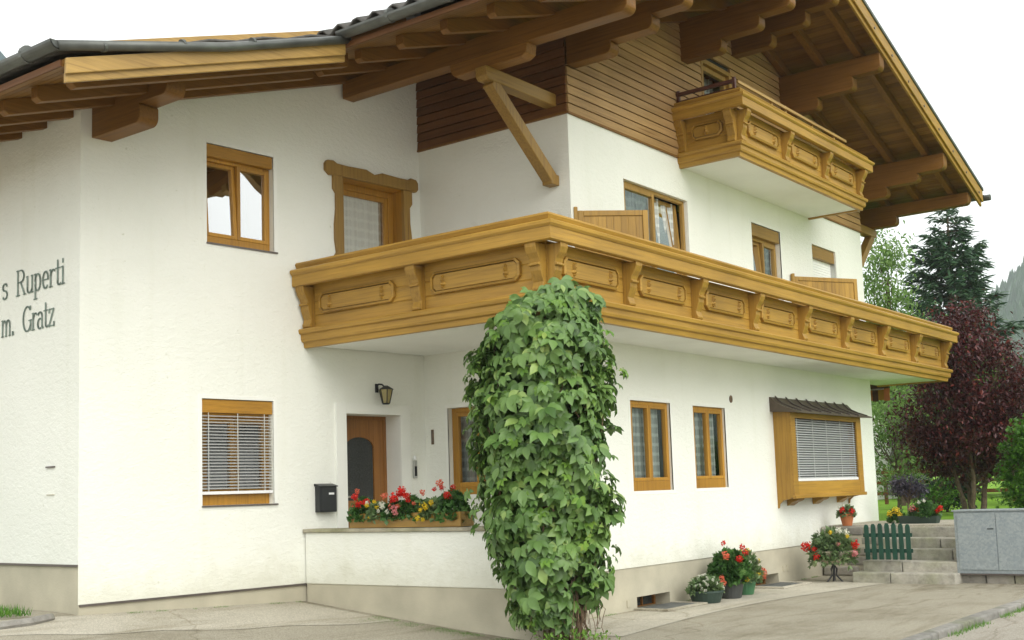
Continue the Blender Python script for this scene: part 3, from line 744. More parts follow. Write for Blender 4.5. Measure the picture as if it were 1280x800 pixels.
# ---- lettering painted on the side wall: stroke-built serif capitals and small letters
def stroke(q, pts, w):
    for (p0, p1) in zip(pts[:-1], pts[1:]):
        dx, dz = p1[0]-p0[0], p1[1]-p0[1]; L = math.hypot(dx, dz) or 1e-6
        # broad-nib contrast: verticals thick, horizontals thin
        ww = w*(.45+.55*abs(dz)/L); nx, nz = -dz/L*ww/2, dx/L*ww/2; ex, ez = dx/L*ww*.3, dz/L*ww*.3
        q.quad((p0[0]-ex+nx, 0, p0[1]-ez+nz), (p1[0]+ex+nx, 0, p1[1]+ez+nz), (p1[0]+ex-nx, 0, p1[1]+ez-nz), (p0[0]-ex-nx, 0, p0[1]-ez-nz))
def arc(cx, cz, rx, rz, a0, a1, n=12):
    return [(cx+rx*math.cos(R_(a0+(a1-a0)*i/n)), cz+rz*math.sin(R_(a0+(a1-a0)*i/n))) for i in range(n+1)]
X = .66
GL = {
 's': (.42, [arc(.2, X*.74, .15, X*.22, 20, 270, 12)+arc(.2, X*.26, .16, X*.26, 90, -150, 12)]),
 'R': (.72, [[(.1, 0), (.1, 1)], [(.0, 1), (.3, 1)], [(-.02, 0), (.24, 0)], arc(.3, .76, .24, .24, 90, -90), [(.3, .52), (.1, .52)], [(.3, .52), (.6, 0)], [(.5, 0), (.7, 0)]]),
 'u': (.56, [[(.08, X), (.08, .2)]+arc(.24, .18, .16, .18, 180, 340, 10), [(.42, X), (.42, 0)], [(0, X), (.1, X)], [(.34, X), (.44, X)], [(.42, 0), (.52, 0)]]),
 'p': (.56, [[(.09, X), (.09, -.32)], [(0, X), (.1, X)], [(-.02, -.32), (.24, -.32)], arc(.25, X/2, .19, X/2, 165, -165, 18)]),
 'e': (.5, [[(.07, X*.52), (.41, X*.52)]+arc(.24, X/2, .18, X/2, 5, 315, 18)]),
 'r': (.42, [[(.09, X), (.09, 0)], [(0, X), (.1, X)], [(-.01, 0), (.22, 0)], arc(.27, X*.62, .17, X*.36, 170, 50, 8)]),
 't': (.38, [[(.15, .95), (.15, .14)]+arc(.27, .13, .12, .13, 180, 320, 8), [(.0, X), (.33, X)]]),
 'i': (.3, [[(.12, X), (.12, 0)], [(.0, X), (.13, X)], [(-.0, 0), (.25, 0)], [(.12, .84), (.12, .95)]]),
 'm': (.86, [[(.09, X), (.09, 0)], [(0, X), (.1, X)], [(0, 0), (.19, 0)], arc(.25, X*.62, .15, X*.36, 160, 0, 8)+[(.40, 0)], arc(.56, X*.62, .15, X*.36, 160, 0, 8)+[(.71, 0)], [(.32, 0), (.48, 0)], [(.63, 0), (.8, 0)]]),
 '.': (.3, [[(.1, .0), (.1, .11)], [(.14, 0), (.14, .11)]]),
 'G': (.78, [arc(.38, .5, .33, .5, 48, 330, 20), [(.66, .04), (.66, .42)], [(.5, .42), (.78, .42)], [(.62, .86), (.62, .98)]]),
 'a': (.52, [arc(.22, X*.7, .17, X*.28, 150, 0, 10)+[(.39, .08), (.46, .0), (.5, .02)], arc(.22, .19, .17, .2, 60, 300, 14)]),
 'z': (.48, [[(.06, X), (.4, X), (.05, 0), (.43, 0)], [(.06, X), (.06, X-.12)], [(.43, 0), (.43, .13)]]),
 ' ': (.64, [])}
def text(q, string, s_end, z, h, sx=1., w=.092):
    k = h; W_ = sum(GL[ch][0] for ch in string)*k*sx; x = s_end-W_
    for ch in string:
        for st in GL[ch][1]:
            for i in range(len(st)-1): pass
            qq = [(x+p[0]*k*sx, z+p[1]*k) for p in st]; stroke(q, qq, w*k*1.25)
        x += GL[ch][0]*k*sx
q = MB((FA[0][0]+.0, FA[0][1]), FA[1]); q.o = (q.o[0]+q.n[0]*.008, q.o[1]+q.n[1]*.008)
text(q, 's Ruperti', 8.71, 3.985, .285, 1.13); q.build('lettering', M['letter'], house)
q.v, q.f = [], []; text(q, 'm. Gratz', 8.48, 3.55, .28)
lt = q.build('lettering', M['letter'], house)

# ---- timber cladding of the gable
def clad(fr, s0, s1, hole, kind, name, xw):
    q = MB(*fr); z = 6.36
    while True:
        zt = z+.122
        segs = [(s0, s1)]
        if hole and zt > hole[2] and z < hole[3]: segs = [(s0, hole[0]), (hole[1], s1)]
        done = True
        for (a, b) in segs:
            # clip to the roof slope
            if xw:
                a2 = max(a, -2.5+(z-6.72)/SL); b2 = min(b, 9.9-(-2.5+(z-6.72)/SL))
                if b2 <= a2: continue
                t2a = max(a, -2.5+(zt-6.72)/SL); t2b = min(b, 9.9-(-2.5+(zt-6.72)/SL))
                if t2b < t2a: t2a = t2b = (a2+b2)/2
            else: a2, b2, t2a, t2b = a, b, a, b
            done = False
            P = [q.P(a2, -.02, z), q.P(b2, -.02, z), q.P(b2, .026, z), q.P(a2, .026, z), q.P(t2a, -.02, zt-.012), q.P(t2b, -.02, zt-.012), q.P(t2b, .014, zt-.012), q.P(t2a, .014, zt-.012)]
            q.raw(P, [(0, 1, 2, 3), (4, 7, 6, 5), (0, 4, 5, 1), (3, 2, 6, 7), (0, 3, 7, 4), (1, 5, 6, 2)])
        z = zt
        if done or z > (9.2 if xw else 7.6): break
    return q.build(name, wood(kind, 'x' if xw else 'y'), house)
AD = (3.66, 4.66, 6.5, 8.10)
clad(FD, 0, XR, AD, 'clad', 'gable_cladding', True)
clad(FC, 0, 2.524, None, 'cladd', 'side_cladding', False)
q = MB(*FD); top = [(0, 6.34), (XR, 6.34), (XR, 7.5), (4.95, 9.12), (0, 7.5)]
hole_l = [(0, 6.34), (AD[0], 6.34), (AD[0], 8.6), (0, 7.55)]; hole_r = [(AD[1], 6.34), (XR, 6.34), (XR, 7.5), (4.95, 9.15), (AD[1], 9.05)]
for p in (hole_l, hole_r): q.quad(*[(x, -.03, z) for x, z in p])
q.quad((AD[0], -.03, 8.1), (AD[1], -.03, 8.1), (AD[1], -.03, 9.05), (AD[0], -.03, 8.7))
q2 = MB(*FC); q2.quad((0, -.03, 6.34), (2.53, -.03, 6.34), (2.53, -.03, 7.6), (0, -.03, 7.6)); q.raw(q2.v, q2.f)
q.build('cladding_backing', M['dark'], house)
for fr, s0, s1 in ((FD, -.028, XR), (FC, 0, 2.555)):
    q = MB(*fr); q.box(s0, s1, -.02, .034, 6.335, 6.358); q.build('drip_board', wood('brown', 'x'), house)
# attic door
q = MB(*FD); leaf_frame(q, AD[0], AD[1], AD[2], AD[3], -.12, .03, .07); w = q.build('window', wood('rail', 'z'), house, bevel=.006); w['label'] = 'attic balcony door under the gable'
q = MB(*FD); leaf_frame(q, AD[0]+.07, AD[1]-.07, AD[2]+.07, AD[3]-.07, -.10, -.03, .08); q.build('sash', wood('rail', 'z'), w, bevel=.005)
q = MB(*FD); q.quad((AD[0]+.1, -.06, AD[2]+.1), (AD[1]-.1, -.06, AD[2]+.1), (AD[1]-.1, -.06, AD[3]-.1), (AD[0]+.1, -.06, AD[3]-.1)); q.build('pane', M['glass'], w)
dark_room(FD, AD, w); curtain(FD, AD[0]+.08, AD[1]-.08, AD[2], AD[3]-.08, -.28, w, 7)

# ---- roof
X0, XM, X1, YV, YL = -6.36, -2.80, 11.66, -1.86, 1.12
q = MB()
def slab(xa, xb, ya, yb, lo, hi):
    q.raw([(x, y, Rz(x)+k) for k in (lo, hi) for y in (ya, yb) for x in (xa, xb)], [(0, 1, 3, 2), (4, 6, 7, 5), (0, 4, 5, 1), (2, 3, 7, 6), (0, 2, 6, 4), (1, 5, 7, 3)])
slab(XM, 4.95, YV+.04, YB+1, .19, .23); slab(4.95, X1, YV+.04, YB+1, .19, .23); slab(X0, XM, YL+.04, YB+1, .19, .23)
x = X0
while x < X1-.05:      # tongue and groove boards of the soffit
    xb = x+.108
    if not (x < 4.95 < xb):
        ya = YL+.05 if x < XM else YV+.05
        w_ = .10
        q.raw([(xx, y, Rz(xx)+k) for k in (.165, .19) for y in (ya, YB) for xx in (x, x+w_)], [(0, 1, 3, 2), (4, 6, 7, 5), (0, 4, 5, 1), (2, 3, 7, 6), (0, 2, 6, 4), (1, 5, 7, 3)])
    x = xb
roof = q.build('roof', wood('soffit', 'y'), house)
# tiles
def tile_sheet(xa, xb, ya, yb, name, wave=.035, lift=.075):
    ny = int((yb-ya)/.05); nx = max(2, int(abs(xb-xa)/.35)); v = []
    for i in range(nx+1):
        for j in range(ny+1):
            x = xa+(xb-xa)*i/nx; y = ya+(yb-ya)*j/ny
            v.append((x, y, Rz(x)+.235+lift+wave*math.sin(y*2*math.pi/.28)+.03*((i % 2))))
    f = [(i*(ny+1)+j, i*(ny+1)+j+1, (i+1)*(ny+1)+j+1, (i+1)*(ny+1)+j) for i in range(nx) for j in range(ny)]
    me = bpy.data.meshes.new(name); me.from_pydata(v, [], f); o = link(name, me, M['tile'], roof, smooth=True)
    s_ = o.modifiers.new('solid', 'SOLIDIFY'); s_.thickness = .025; return o
tile_sheet(XM-.06, 4.95, YV, YB+1, 'roof_tiles', .045, .17); tile_sheet(4.95, X1+.06, YV, YB+1, 'roof_tiles'); tile_sheet(X0-.06, XM-.1, YL+.1, YB+1, 'roof_tiles', .012)
q = MB(); q.box(-2.53, -2.49, -1.55, -.42, 6.86, 7.06); q.build('snow_board', wood('brown', 'y'), roof, bevel=.006)
q = MB(); q.box(-2.55, -2.44, -.42, -.30, 6.9, 7.07); q.build('flashing', M['steel'], roof)
# barge boards
def barge(xa, xb, y0, y1, lo, hi, name, m):
    q = MB(); q.raw([(x, y, Rz(x)+k) for k in (lo, hi) for y in (y0, y1) for x in (xa, xb)], [(0, 1, 3, 2), (4, 6, 7, 5), (0, 4, 5, 1), (2, 3, 7, 6), (0, 2, 6, 4), (1, 5, 7, 3)])
    return q.build(name, m, roof, bevel=.008)
for xa, xb in ((XM, 4.95), (4.95, X1)):
    barge(xa, xb, YV+.03, YV+.07, -.03, .17, 'barge_board', wood('gold', 'x'))
    barge(xa, xb, YV-.008, YV+.028, .05, .265, 'barge_board', wood('gold', 'x'))
    barge(xa, xb, YV-.03, YV+.05, .267, .33, 'verge_trim', M['gutter'])
for k in range(9):
    x = 5.4+k*.75
    q = MB(); q.tube([(x, YV-.02, Rz(x)+.12), (x, YV+.03, Rz(x)+.12)], .022, 8); q.build('bolt', M['sill'], roof)
barge(X0+.02, XM-.0, YL+.03, YL+.07, .01, .105, 'barge_board', wood('pale', 'x'))
barge(X0, XM-.02, YL-.008, YL+.028, .085, .235, 'barge_board', wood('pale', 'x'))
q = MB(); q.raw([(x, y, z+k) for k in (0, .11) for y in (1.62, 1.66) for x, z in ((-5.7, 5.95), (XM+.1, 6.95))], [(0, 1, 3, 2), (4, 6, 7, 5), (0, 4, 5, 1), (2, 3, 7, 6), (0, 2, 6, 4), (1, 5, 7, 3)])
q.build('barge_board', wood('pale', 'x'), roof)
# gutters
q = MB(); q.tube([(X0-.1, YL-.03, 5.66), (-4.6, YL-.05, 6.17), (XM-.0, YL-.03, 6.78)], .049, 12); q.build('verge_trim', M['gutter'], roof, smooth=True)
for k in (.1, .35, .6):
    x = X0+k*(XM-X0); z = 5.66+k*1.12
    q = MB(); q.tube([(x-.015, YL-.04, z-.005), (x+.015, YL-.04, z+.005)], .0515, 12); q.build('gutter_joint', M['gutter'], roof)
def gutter(x, z, ya, yb):
    q = MB(); n = 10; r = .082; vs = []
    for y in (ya, yb):
        for i in range(n+1): a_ = math.pi*(1+i/n); vs.append((x+r*math.cos(a_), y, z+r*math.sin(a_)*.95))
        for i in range(n, -1, -1): a_ = math.pi*(1+i/n); vs.append((x+(r-.01)*math.cos(a_), y, z+(r-.01)*math.sin(a_)*.95))
    m_ = 2*(n+1); q.raw(vs, [(i, (i+1) % m_, m_+(i+1) % m_, m_+i) for i in range(m_)]+[tuple(range(m_)), tuple(range(m_, 2*m_))])
    for y in (ya, yb): q.raw([(x+r*math.cos(math.pi*(1+i/n)), y, z+r*math.sin(math.pi*(1+i/n))*.95) for i in range(n+1)], [tuple(range(n+1))])
    y = ya+.5
    while y < yb: q.box(x-r-.006, x+r+.006, -y-.015, -y+.015, z-.0, z+.012); q.tube([(x, y-.02, z-.003), (x, y+.02, z-.003)], .0845, 12); y += .85
    return q.build('gutter', M['gutter'], roof)
gutter(XM-.1, 6.83, YV, 1.12); gutter(X0-.1, 5.70, 1.08, YB); gutter(X1+.1, Rz(X1)+.2, YV-.02, YB)
q = MB(); q.tube([(X1+.1, YV-.12, Rz(X1)+.15), (X1+.1, YV+.02, Rz(X1)+.15)], .06, 10); q.build('gutter_end', M['gutter'], roof)
# fascia under the eaves; its dark wood colour stands in for shadow there
for xe, ya, z_ in ((XM+.01, YV+.06, 0), (X0+.01, YL+.06, 0), (X1-.03, YV+.06, 0)):
    q = MB(); q.raw([(x, y, Rz(xe)+k) for k in (.165, .225) for y in (ya, YB) for x in (xe-.03, xe+.0)], [(0, 1, 3, 2), (4, 6, 7, 5), (0, 4, 5, 1), (2, 3, 7, 6), (0, 2, 6, 4), (1, 5, 7, 3)])
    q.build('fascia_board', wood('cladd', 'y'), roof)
# rafters
def rafter(xa, xb, y):
    q = MB(); w_ = .055
    cut = .05
    sg = 1 if xb > xa else -1
    P = []
    for yy in (y-w_, y+w_):
        P += [(xa+sg*cut, yy, Rz(xa+sg*cut)), (xb, yy, Rz(xb)), (xb, yy, Rz(xb)+.164), (xa, yy, Rz(xa)+.164), (xa, yy, Rz(xa)+.05)]
    q.raw(P, [(0, 1, 2, 3, 4), (9, 8, 7, 6, 5)]+[(i, i+5, (i+1) % 5+5, (i+1) % 5) for i in range(5)])
    return q.build('rafter', wood('brown', 'x'), roof, bevel=.006)
for k in range(6): rafter(XM+.28, 4.95, -1.42+k*.66)
for k in range(4): rafter(X1-.12, 4.95, -1.42+k*.66)
for k in range(7): rafter(X0+.24, XM+.3 if k < 2 else -.2, 1.45+k*.58)
# purlins with stepped scroll ends
def purlin(x, tiers, w_=.2, yback=.3, kind='brown', rise=0):
    """tiers: (y end, z bottom) from the lowest tier up; top follows the rafters"""
    poly = [(yback, Rz(x)-.002)]
    zt = Rz(x)-.002+rise
    pts = []
    y_prev = yback
    for i, (ye, zb) in enumerate(tiers):
        zn = tiers[i+1][1] if i+1 < len(tiers) else zt
        pts.append((y_prev if i else yback, zb))
        h_ = zn-zb
        for t in lin(0, 1, 6):      # rounded nose with a small hollow under the next tier
            an = t*math.pi/2
            pts.append((ye+.085*(1-math.sin(an)) if t < 1 else ye, zb+min(.085, h_*.6)*(1-math.cos(an))))
        pts.append((ye, zn-.022 if i+1 < len(tiers) else zn))
        if i+1 < len(tiers): pts.append((ye+.022, zn-.0)); y_prev = ye+.022
    poly = pts+[(yback, zt)]
    q = MB((0, 0), (1, 0))
    q.prism([(-y, z) for y, z in poly], 's', x-w_/2, x+w_/2)
    return q.build('purlin', wood(kind, 'y'), house, bevel=.008)
purlin(.1, [(-.69, 6.97), (-1.29, 7.125), (-1.76, 7.30)])
purlin(3.15, [(-.69, 7.86), (-1.30, 8.045), (-1.78, 8.23)])
purlin(4.85, [(-.72, 8.42), (-1.30, 8.62), (-1.78, 8.83)])
purlin(6.62, [(-.70, 7.82), (-1.32, 8.02), (-1.79, 8.24)])
purlin(9.72, [(-.69, 6.87), (-1.29, 7.06), (-1.77, 7.21)])
purlin(11.15, [(-.34, 6.62), (-1.75, 6.80)], yback=3)
purlin(-1.28, [(-1.77, 6.785)], yback=2.62)
q = MB(); q.prism([(.75, 6.66), (.70, 6.62), (-.30, 6.62), (-.38, 6.66), (-.40, 6.784), (.78, 6.784)][::-1] and [(-y, z) for y, z in [(.75, 6.66), (.70, 6.62), (-.30, 6.62), (-.38, 6.66), (-.40, 6.784), (.78, 6.784)]], 's', -1.38, -1.18)
q.build('purlin_saddle', wood('brown', 'y'), house, bevel=.01)
purlin(-4.75, [(2.12, 5.56), (1.66, 5.765)], w_=.24, yback=3.3, rise=.10)
for (xa, sg, xt) in ((0, -1, -1.45), (XR, 1, 11.3)):
    q = MB(); yb_ = .24
    q.prism([(xa, 6.46), (xt+sg*-.05, 6.46), (xt, 6.50), (xt, 6.62), (xa, 6.62)], 'd', -yb_-.085, -yb_+.085)
    br = q.build('roof_bracket', wood('rail', 'x'), house, bevel=.01)
    q = MB(); q.beam((xa+sg*.09, yb_, 5.50), (xt-sg*.16, yb_, 6.47), .15, .15); q.build('brace', wood('rail', 'z'), br, bevel=.01)
    q = MB(); q.box(min(xa, xa+sg*.16), max(xa, xa+sg*.16), -yb_-.08, -yb_+.08, 5.42, 5.56); q.build('brace_foot', wood('rail', 'z'), br, bevel=.012)

# ---- balconies
def scroll_poly(k, z0):
    pr = [(0, 4.19), (.195, 4.19), (.195, 4.145), (.17, 4.085), (.13, 4.03), (.115, 3.985), (.14, 3.978), (.14, 3.955), (.11, 3.95), (.108, 3.90), (.085, 3.84), (.062, 3.785), (.075, 3.74), (.09, 3.715), (.085, 3.695), (.07, 3.682), (0, 3.682)]
    return [(o_*k, z0+(z-3.45)*k) for o_, z in pr]
def balcony(name, path, z0, k, panels, scrolls, label, slab_poly):
    """panels: (frame, s centre, width, n ornaments); scrolls: (frame, s)"""
    Z = lambda z: z0+(z-3.45)*k
    q = MB(); q.prism(slab_poly, 'z', Z(3.47), Z(3.64)); 
    sb = q.build(name, M['soffit'], house); sb['label'] = label
    prof = lambda pts: [(o_*k, Z(z)) for o_, z in pts]
    sweep_sides('base_trim', [prof([(-.03, 3.44), (.035, 3.44), (.045, 3.50), (.075, 3.515), (.085, 3.545), (.085, 3.60), (.115, 3.615), (.125, 3.655), (.11, 3.672), (.03, 3.682), (-.03, 3.682)])], path, 'gold', sb)
    sweep_sides('board', [prof([(-.03, 3.683), (-.004, 3.683), (0, 3.69), (0, 3.826), (-.008, 3.836), (-.03, 3.836)]),
        prof([(-.03, 3.837), (-.008, 3.837), (0, 3.847), (0, 3.999), (-.008, 4.009), (-.03, 4.009)]),
        prof([(-.03, 4.01), (-.008, 4.01), (0, 4.02), (0, 4.235), (-.03, 4.235)])], path, 'gold', sb)
    sweep_sides('handrail', [prof([(.15, 4.19), (.205, 4.19), (.22, 4.20), (.22, 4.33), (.15, 4.33)]),
        prof([(-.02, 4.30), (.148, 4.30), (.148, 4.331), (.228, 4.331), (.25, 4.355), (.255, 4.385), (.235, 4.402), (.14, 4.402), (.13, 4.394), (-.02, 4.394)]),
        prof([(-.01, 4.406), (.118, 4.406), (.124, 4.418), (.145, 4.43), (.165, 4.475), (.15, 4.50), (-.01, 4.50)])], path, 'gold', sb)
    for fr, s_ in scrolls:
        q = MB(*fr); q.prism(scroll_poly(k, z0), 's', s_-.07*k, s_+.07*k); q.build('scroll_bracket', wood('gold', 'z'), sb, bevel=.006)
    for fr, sc, w_, no in panels:
        q = MB(*fr); zc = Z(3.972); hw, hh, ch = w_/2, .130*k, .058
        oc = lambda hw, hh, ch: [(sc-hw+ch, zc-hh), (sc+hw-ch, zc-hh), (sc+hw, zc-hh+ch), (sc+hw, zc+hh-ch), (sc+hw-ch, zc+hh), (sc-hw+ch, zc+hh), (sc-hw, zc+hh-ch), (sc-hw, zc-hh+ch)]
        a_, b_ = oc(hw, hh, ch), oc(hw-.03, hh-.028, ch*.72)
        for i in range(8):
            j = (i+1) % 8
            P = [q.P(a_[i][0], .0005, a_[i][1]), q.P(a_[j][0], .0005, a_[j][1]), q.P(b_[j][0], .0005, b_[j][1]), q.P(b_[i][0], .0005, b_[i][1]),
                 q.P(a_[i][0], .042, a_[i][1]), q.P(a_[j][0], .042, a_[j][1]), q.P(b_[j][0], .052, b_[j][1]), q.P(b_[i][0], .052, b_[i][1])]
            q.raw(P, [(4, 5, 6, 7), (0, 4, 5, 1), (3, 2, 6, 7)])
        b2 = oc(hw-.040, hh-.038, ch*.66); q.prism(b2, 'd', .0006, .036)
        offs = [0] if no == 1 else [-hw+.19, hw-.19]
        for ofs in offs:
            for (dz, rz, rs) in ((.018, .058, .024), (-.028, .026, .044), (.06, .022, .013), (-.062, .02, .014)):
                n = 8; vs = [q.P(sc+ofs+rs*math.cos(2*math.pi*i/n), .036, zc+dz*k+rz*k*math.sin(2*math.pi*i/n)) for i in range(n)]+[q.P(sc+ofs, .085, zc+dz*k)]
                q.raw(vs, [(i, (i+1) % n, n) for i in range(n)])
        q.build('panel', wood('gold', 'x' if abs(fr[1][0]) > .5 else 'y'), sb, bevel=.004)
    return sb
BX, BY = -2.0, -1.0
fl = ((BX, 2.71), (0, -1)); ff = ((0, BY), (1, 0)); fr_ = ((11.3, BY), (0, 1))
cx = [-1.93]+[-.4+1.645*i for i in range(8)]
cx[-1] = 11.19
pan = [(fl, 2.71-1.81, 1.26, 2), (fl, 2.71+.03, 1.28, 2)]+[(ff, (cx[i]+cx[i+1])/2, 1.12, 2) for i in range(8)]
scr = [(fl, .09), (fl, 2.71-.79), (fl, 3.64)]+[(ff, x) for x in cx]+[(fr_, .1)]
balcony('balcony', [(BX, 2.72), (BX, BY), (11.3, BY), (11.3, .35)], 3.45, 1., pan, scr,
        'long golden wooden balcony wrapping round the first floor', [(-1.985, -2.70), (-1.985, .985), (11.285, .985), (11.285, -.35), (9.9, -.35), (9.9, -.0), (.02, -.0), (.02, -2.5)])
sx0, sx1, sy = 2.90, 7.50, -.94
fl2 = ((sx0, 0), (0, -1)); ff2 = ((0, sy), (1, 0))
sc2 = [2.96, 4.44, 5.94, 7.44]
pan2 = [(fl2, .47, .5, 1)]+[(ff2, (sc2[i]+sc2[i+1])/2, 1.02, 2) for i in range(3)]
scr2 = [(fl2, .07), (fl2, .87)]+[(ff2, x) for x in sc2]
sb = balcony('balcony', [(sx0, .02), (sx0, sy), (sx1, sy), (sx1, .02)], 6.2, .895, pan2, scr2, 'small golden wooden balcony up under the gable',
        [(sx0+.015, -.0), (sx0+.015, -sy-.015), (sx1-.015, -sy-.015), (sx1-.015, -.0)])
# extra rail on the small balcony
q = MB()
for (x, y) in ((2.86, -.05), (2.86, -.95)): q.box(x-.022, x+.022, -y-.022, -y+.022, 7.13, 7.34)
q.box(2.835, 2.885, .0, .97, 7.26, 7.31); q.box(2.845, 2.875, .0, .97, 7.17, 7.19)
q.build('top_rail', M['darkbrown'], sb, bevel=.004)
q = MB(); q.box(2.93, 6.95, .955, .985, 7.265, 7.31); 
for x in (4.1, 4.6, 5.6, 6.5): q.box(x-.02, x+.02, .93, .954, 7.13, 7.34)
q.build('top_rail', wood('pale', 'x'), sb, bevel=.004)

# ---- bay window box
by = .27; bx0, bx1, bz0, bz1 = 5.56, 8.54, 1.345, 2.74
q = MB(*FD)
side = [(0, bz1), (by, bz1), (by, bz0), (by-.04, bz0-.02), (.10, bz0-.045), (.035, bz0-.10), (.02, bz0-.165), (0, bz0-.17)]
q.prism(side, 's', bx0, bx0+.04); q.prism(side, 's', bx1-.04, bx1)
q.box(bx0+.04, bx1-.04, 0, by-.001, bz0, bz0+.06)
bay = q.build('bay_window', wood('bay', 'z'), house, bevel=.005); bay['label'] = 'projecting timber bay window with lowered blind and brown metal roof'
q = MB(*FD); f0, f1 = by, by+.035
q.box(bx0, bx0+.17, f0, f1, bz0+.0, bz1-.02); q.box(bx1-.2, bx1, f0, f1, bz0+.0, bz1-.02); q.box(bx0+.17, bx1-.2, f0, f1-.002, bz0, bz0+.25); q.box(bx0+.17, bx1-.2, f0, f1-.002, bz1-.13, bz1-.02)
q.box(bx0-.02, bx1+.02, f0, f1+.03, bz0-.02, bz0+.035)
q.build('frame', wood('bay', 'x'), bay, bevel=.006)
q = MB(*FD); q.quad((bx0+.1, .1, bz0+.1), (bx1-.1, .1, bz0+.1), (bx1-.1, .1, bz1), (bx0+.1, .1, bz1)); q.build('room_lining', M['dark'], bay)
q = MB(*FD); q.quad((bx0+.16, by-.06, bz0+.2), (bx1-.18, by-.06, bz0+.2), (bx1-.18, by-.06, bz1-.1), (bx0+.16, by-.06, bz1-.1)); q.build('pane', M['glass'], bay)
q = MB(*FD); z = bz1-.15
while z > bz0+.30:
    q.raw([q.P(bx0+.175, by-.04, z+.013), q.P(bx1-.205, by-.04, z+.013), q.P(bx1-.205, by+.004, z-.013), q.P(bx0+.175, by+.004, z-.013)], [(0, 1, 2, 3)]); z -= .039
for t in (.04, .28, .5, .73, .96): s_ = bx0+.175+t*(bx1-bx0-.38); q.box(s_-.007, s_+.007, by+.005, by+.008, bz0+.28, bz1-.13)
q.build('blind', M['slat'], bay)
q = MB(*FD); q.box(bx0+.175, bx1-.205, by-.04, by+.012, bz0+.255, bz0+.295); q.build('blind_rail', M['slatw'], bay)
q = MB(*FD)
rp = [(-.01, 2.955), (.02, 2.955), (.12, 2.85), (.30, 2.765), (by+.20, 2.705), (by+.20, 2.685), (-.01, 2.72)]
q.prism(rp, 's', bx0-.1, bx1+.13); br = q.build('bay_roof', M['bayroof'], bay)
q = MB(*FD)
for t in lin(.06, .94, 8):
    q = MB(*FD); s_ = bx0-.1+t*(bx1-bx0+.23)
    rp2 = [(.02, 2.957), (.02, 2.985), (.13, 2.875), (.30, 2.79), (by+.19, 2.73), (by+.195, 2.705), (.30, 2.76), (.12, 2.845)]
    q.prism(rp2, 's', s_-.014, s_+.014); q.build('standing_seam', M['sill'], bay)
for t in (.16, .5, .85):
    q = MB(*FD); s_ = bx0+t*(bx1-bx0)
    q.prism([(0, bz0-.001), (.20, bz0-.001), (.20, bz0-.04), (.16, bz0-.065), (.10, bz0-.08), (.04, bz0-.12), (0, bz0-.14)], 's', s_-.13, s_+.13)
    q.build('corbel', wood('bay', 'z'), bay, bevel=.012)

# ---- privacy screens standing on the balcony
def screen(loc, ang, L, zt, label):
    t = empty('privacy_screen', loc, label, 'screen', 'wooden privacy screens on the long balcony')
    d_ = (math.cos(ang), math.sin(ang)); q = MB(loc[:2], d_)
    leaf_frame(q, 0, L, loc[2]+.02, zt, -.025, .025, .07); q.build('frame', wood('gold', 'z'), t, bevel=.006)
    q = MB(loc[:2], d_); x = .071
    while x < L-.075: q.box(x, min(x+.0955, L-.071), -.01, .01, loc[2]+.09, zt-.071); x += .096
    q.build('boarding', wood('gold', 'z'), t, bevel=.003)
    q = MB(loc[:2], d_); q.box(-.05, -.002, -.03, .03, loc[2], zt+.05); q.build('post', wood('gold', 'z'), t, bevel=.008)
screen((.10, -.03, 3.65), R_(-47), .90, 5.08, 'wooden privacy screen near the front corner of the long balcony')
screen((6.58, -.06, 3.65), R_(-31), 1.28, 5.05, 'wooden privacy screen at the far end of the long balcony')

# ================================================================== THINGS ON AND AROUND THE HOUSE
# porch floor and low wall in front of the door
q = MB(); q.raw([(-2.0, .66, .56), (0, .66, .56), (0, 2.53, .56), (-2.0, 2.71, .56)], [(0, 1, 2, 3)]); q.raw([(-2.0, .66, .56), (0, .66, .56), (0, .66, 0), (-2.0, .66, 0)], [(0, 1, 2, 3)])
o = q.build('porch_floor', M['strip']); o['kind'] = 'structure'
for k, (y, z) in enumerate(((.34, .38), (.03, .19))):
    q = MB(); q.box(-1.85, -.004, -.655 if k == 0 else -.335, -y, 0, z); o = q.build('porch_step', M['step'], bevel=.008); o['kind'] = 'structure'
pw = empty('porch_wall', (-1.95, .8, 0), 'low white porch wall with a stone coping beside the front door', 'wall')
q = MB(); q.raw(*(lambda b: (b.v, b.f))((lambda m_: (m_.box(-2.075, -1.86, -2.70, .98, .545, 1.16), m_)[1])(MB()))); q.build('wall_body', M['plaster'], pw, bevel=.01)
q = MB(); q.box(-2.062, -1.87, -2.70, .96, -.15, .546); q.box(-2.06, -1.72, .86, .98, -.15, .36); q.build('plinth', M['plinth'], pw, bevel=.008)
q = MB(); q.box(-2.11, -1.82, -2.71, 1.0, 1.162, 1.205); q.build('coping', M['coping'], pw, bevel=.006)

# lantern
f = FB
def PB(s, d, z): return MB(*FB).P(s, d, z)
ln = empty('wall_lantern', PB(-.83, 0, 2.75), 'black iron lantern with amber glass above the front door', 'lamp')
q = MB(*FB); q.box(-.90, -.84, .0, .015, 2.92, 3.06); q.tube([(-.87, .01, 3.02), (-.87, .06, 3.05), (-.855, .12, 3.04), (-.84, .16, 3.0), (-.84, .17, 2.985)], .014, 8, world=False); q.build('arm', M['black'], ln)
cs, cd = -.82, .17
q = MB(*FB)
def ring(r, z): return [q.P(cs+r*math.cos(2*math.pi*i/6), cd+r*math.sin(2*math.pi*i/6), z) for i in range(6)]
q.raw(ring(.135, 2.955)+ring(.055, 3.005)+ring(.03, 3.02), [(i, (i+1) % 6, (i+1) % 6+6, i+6) for i in range(6)]+[(i+6, (i+1) % 6+6, (i+1) % 6+12, i+12) for i in range(6)]+[(0, 1, 2, 3, 4, 5), (12, 13, 14, 15, 16, 17)])
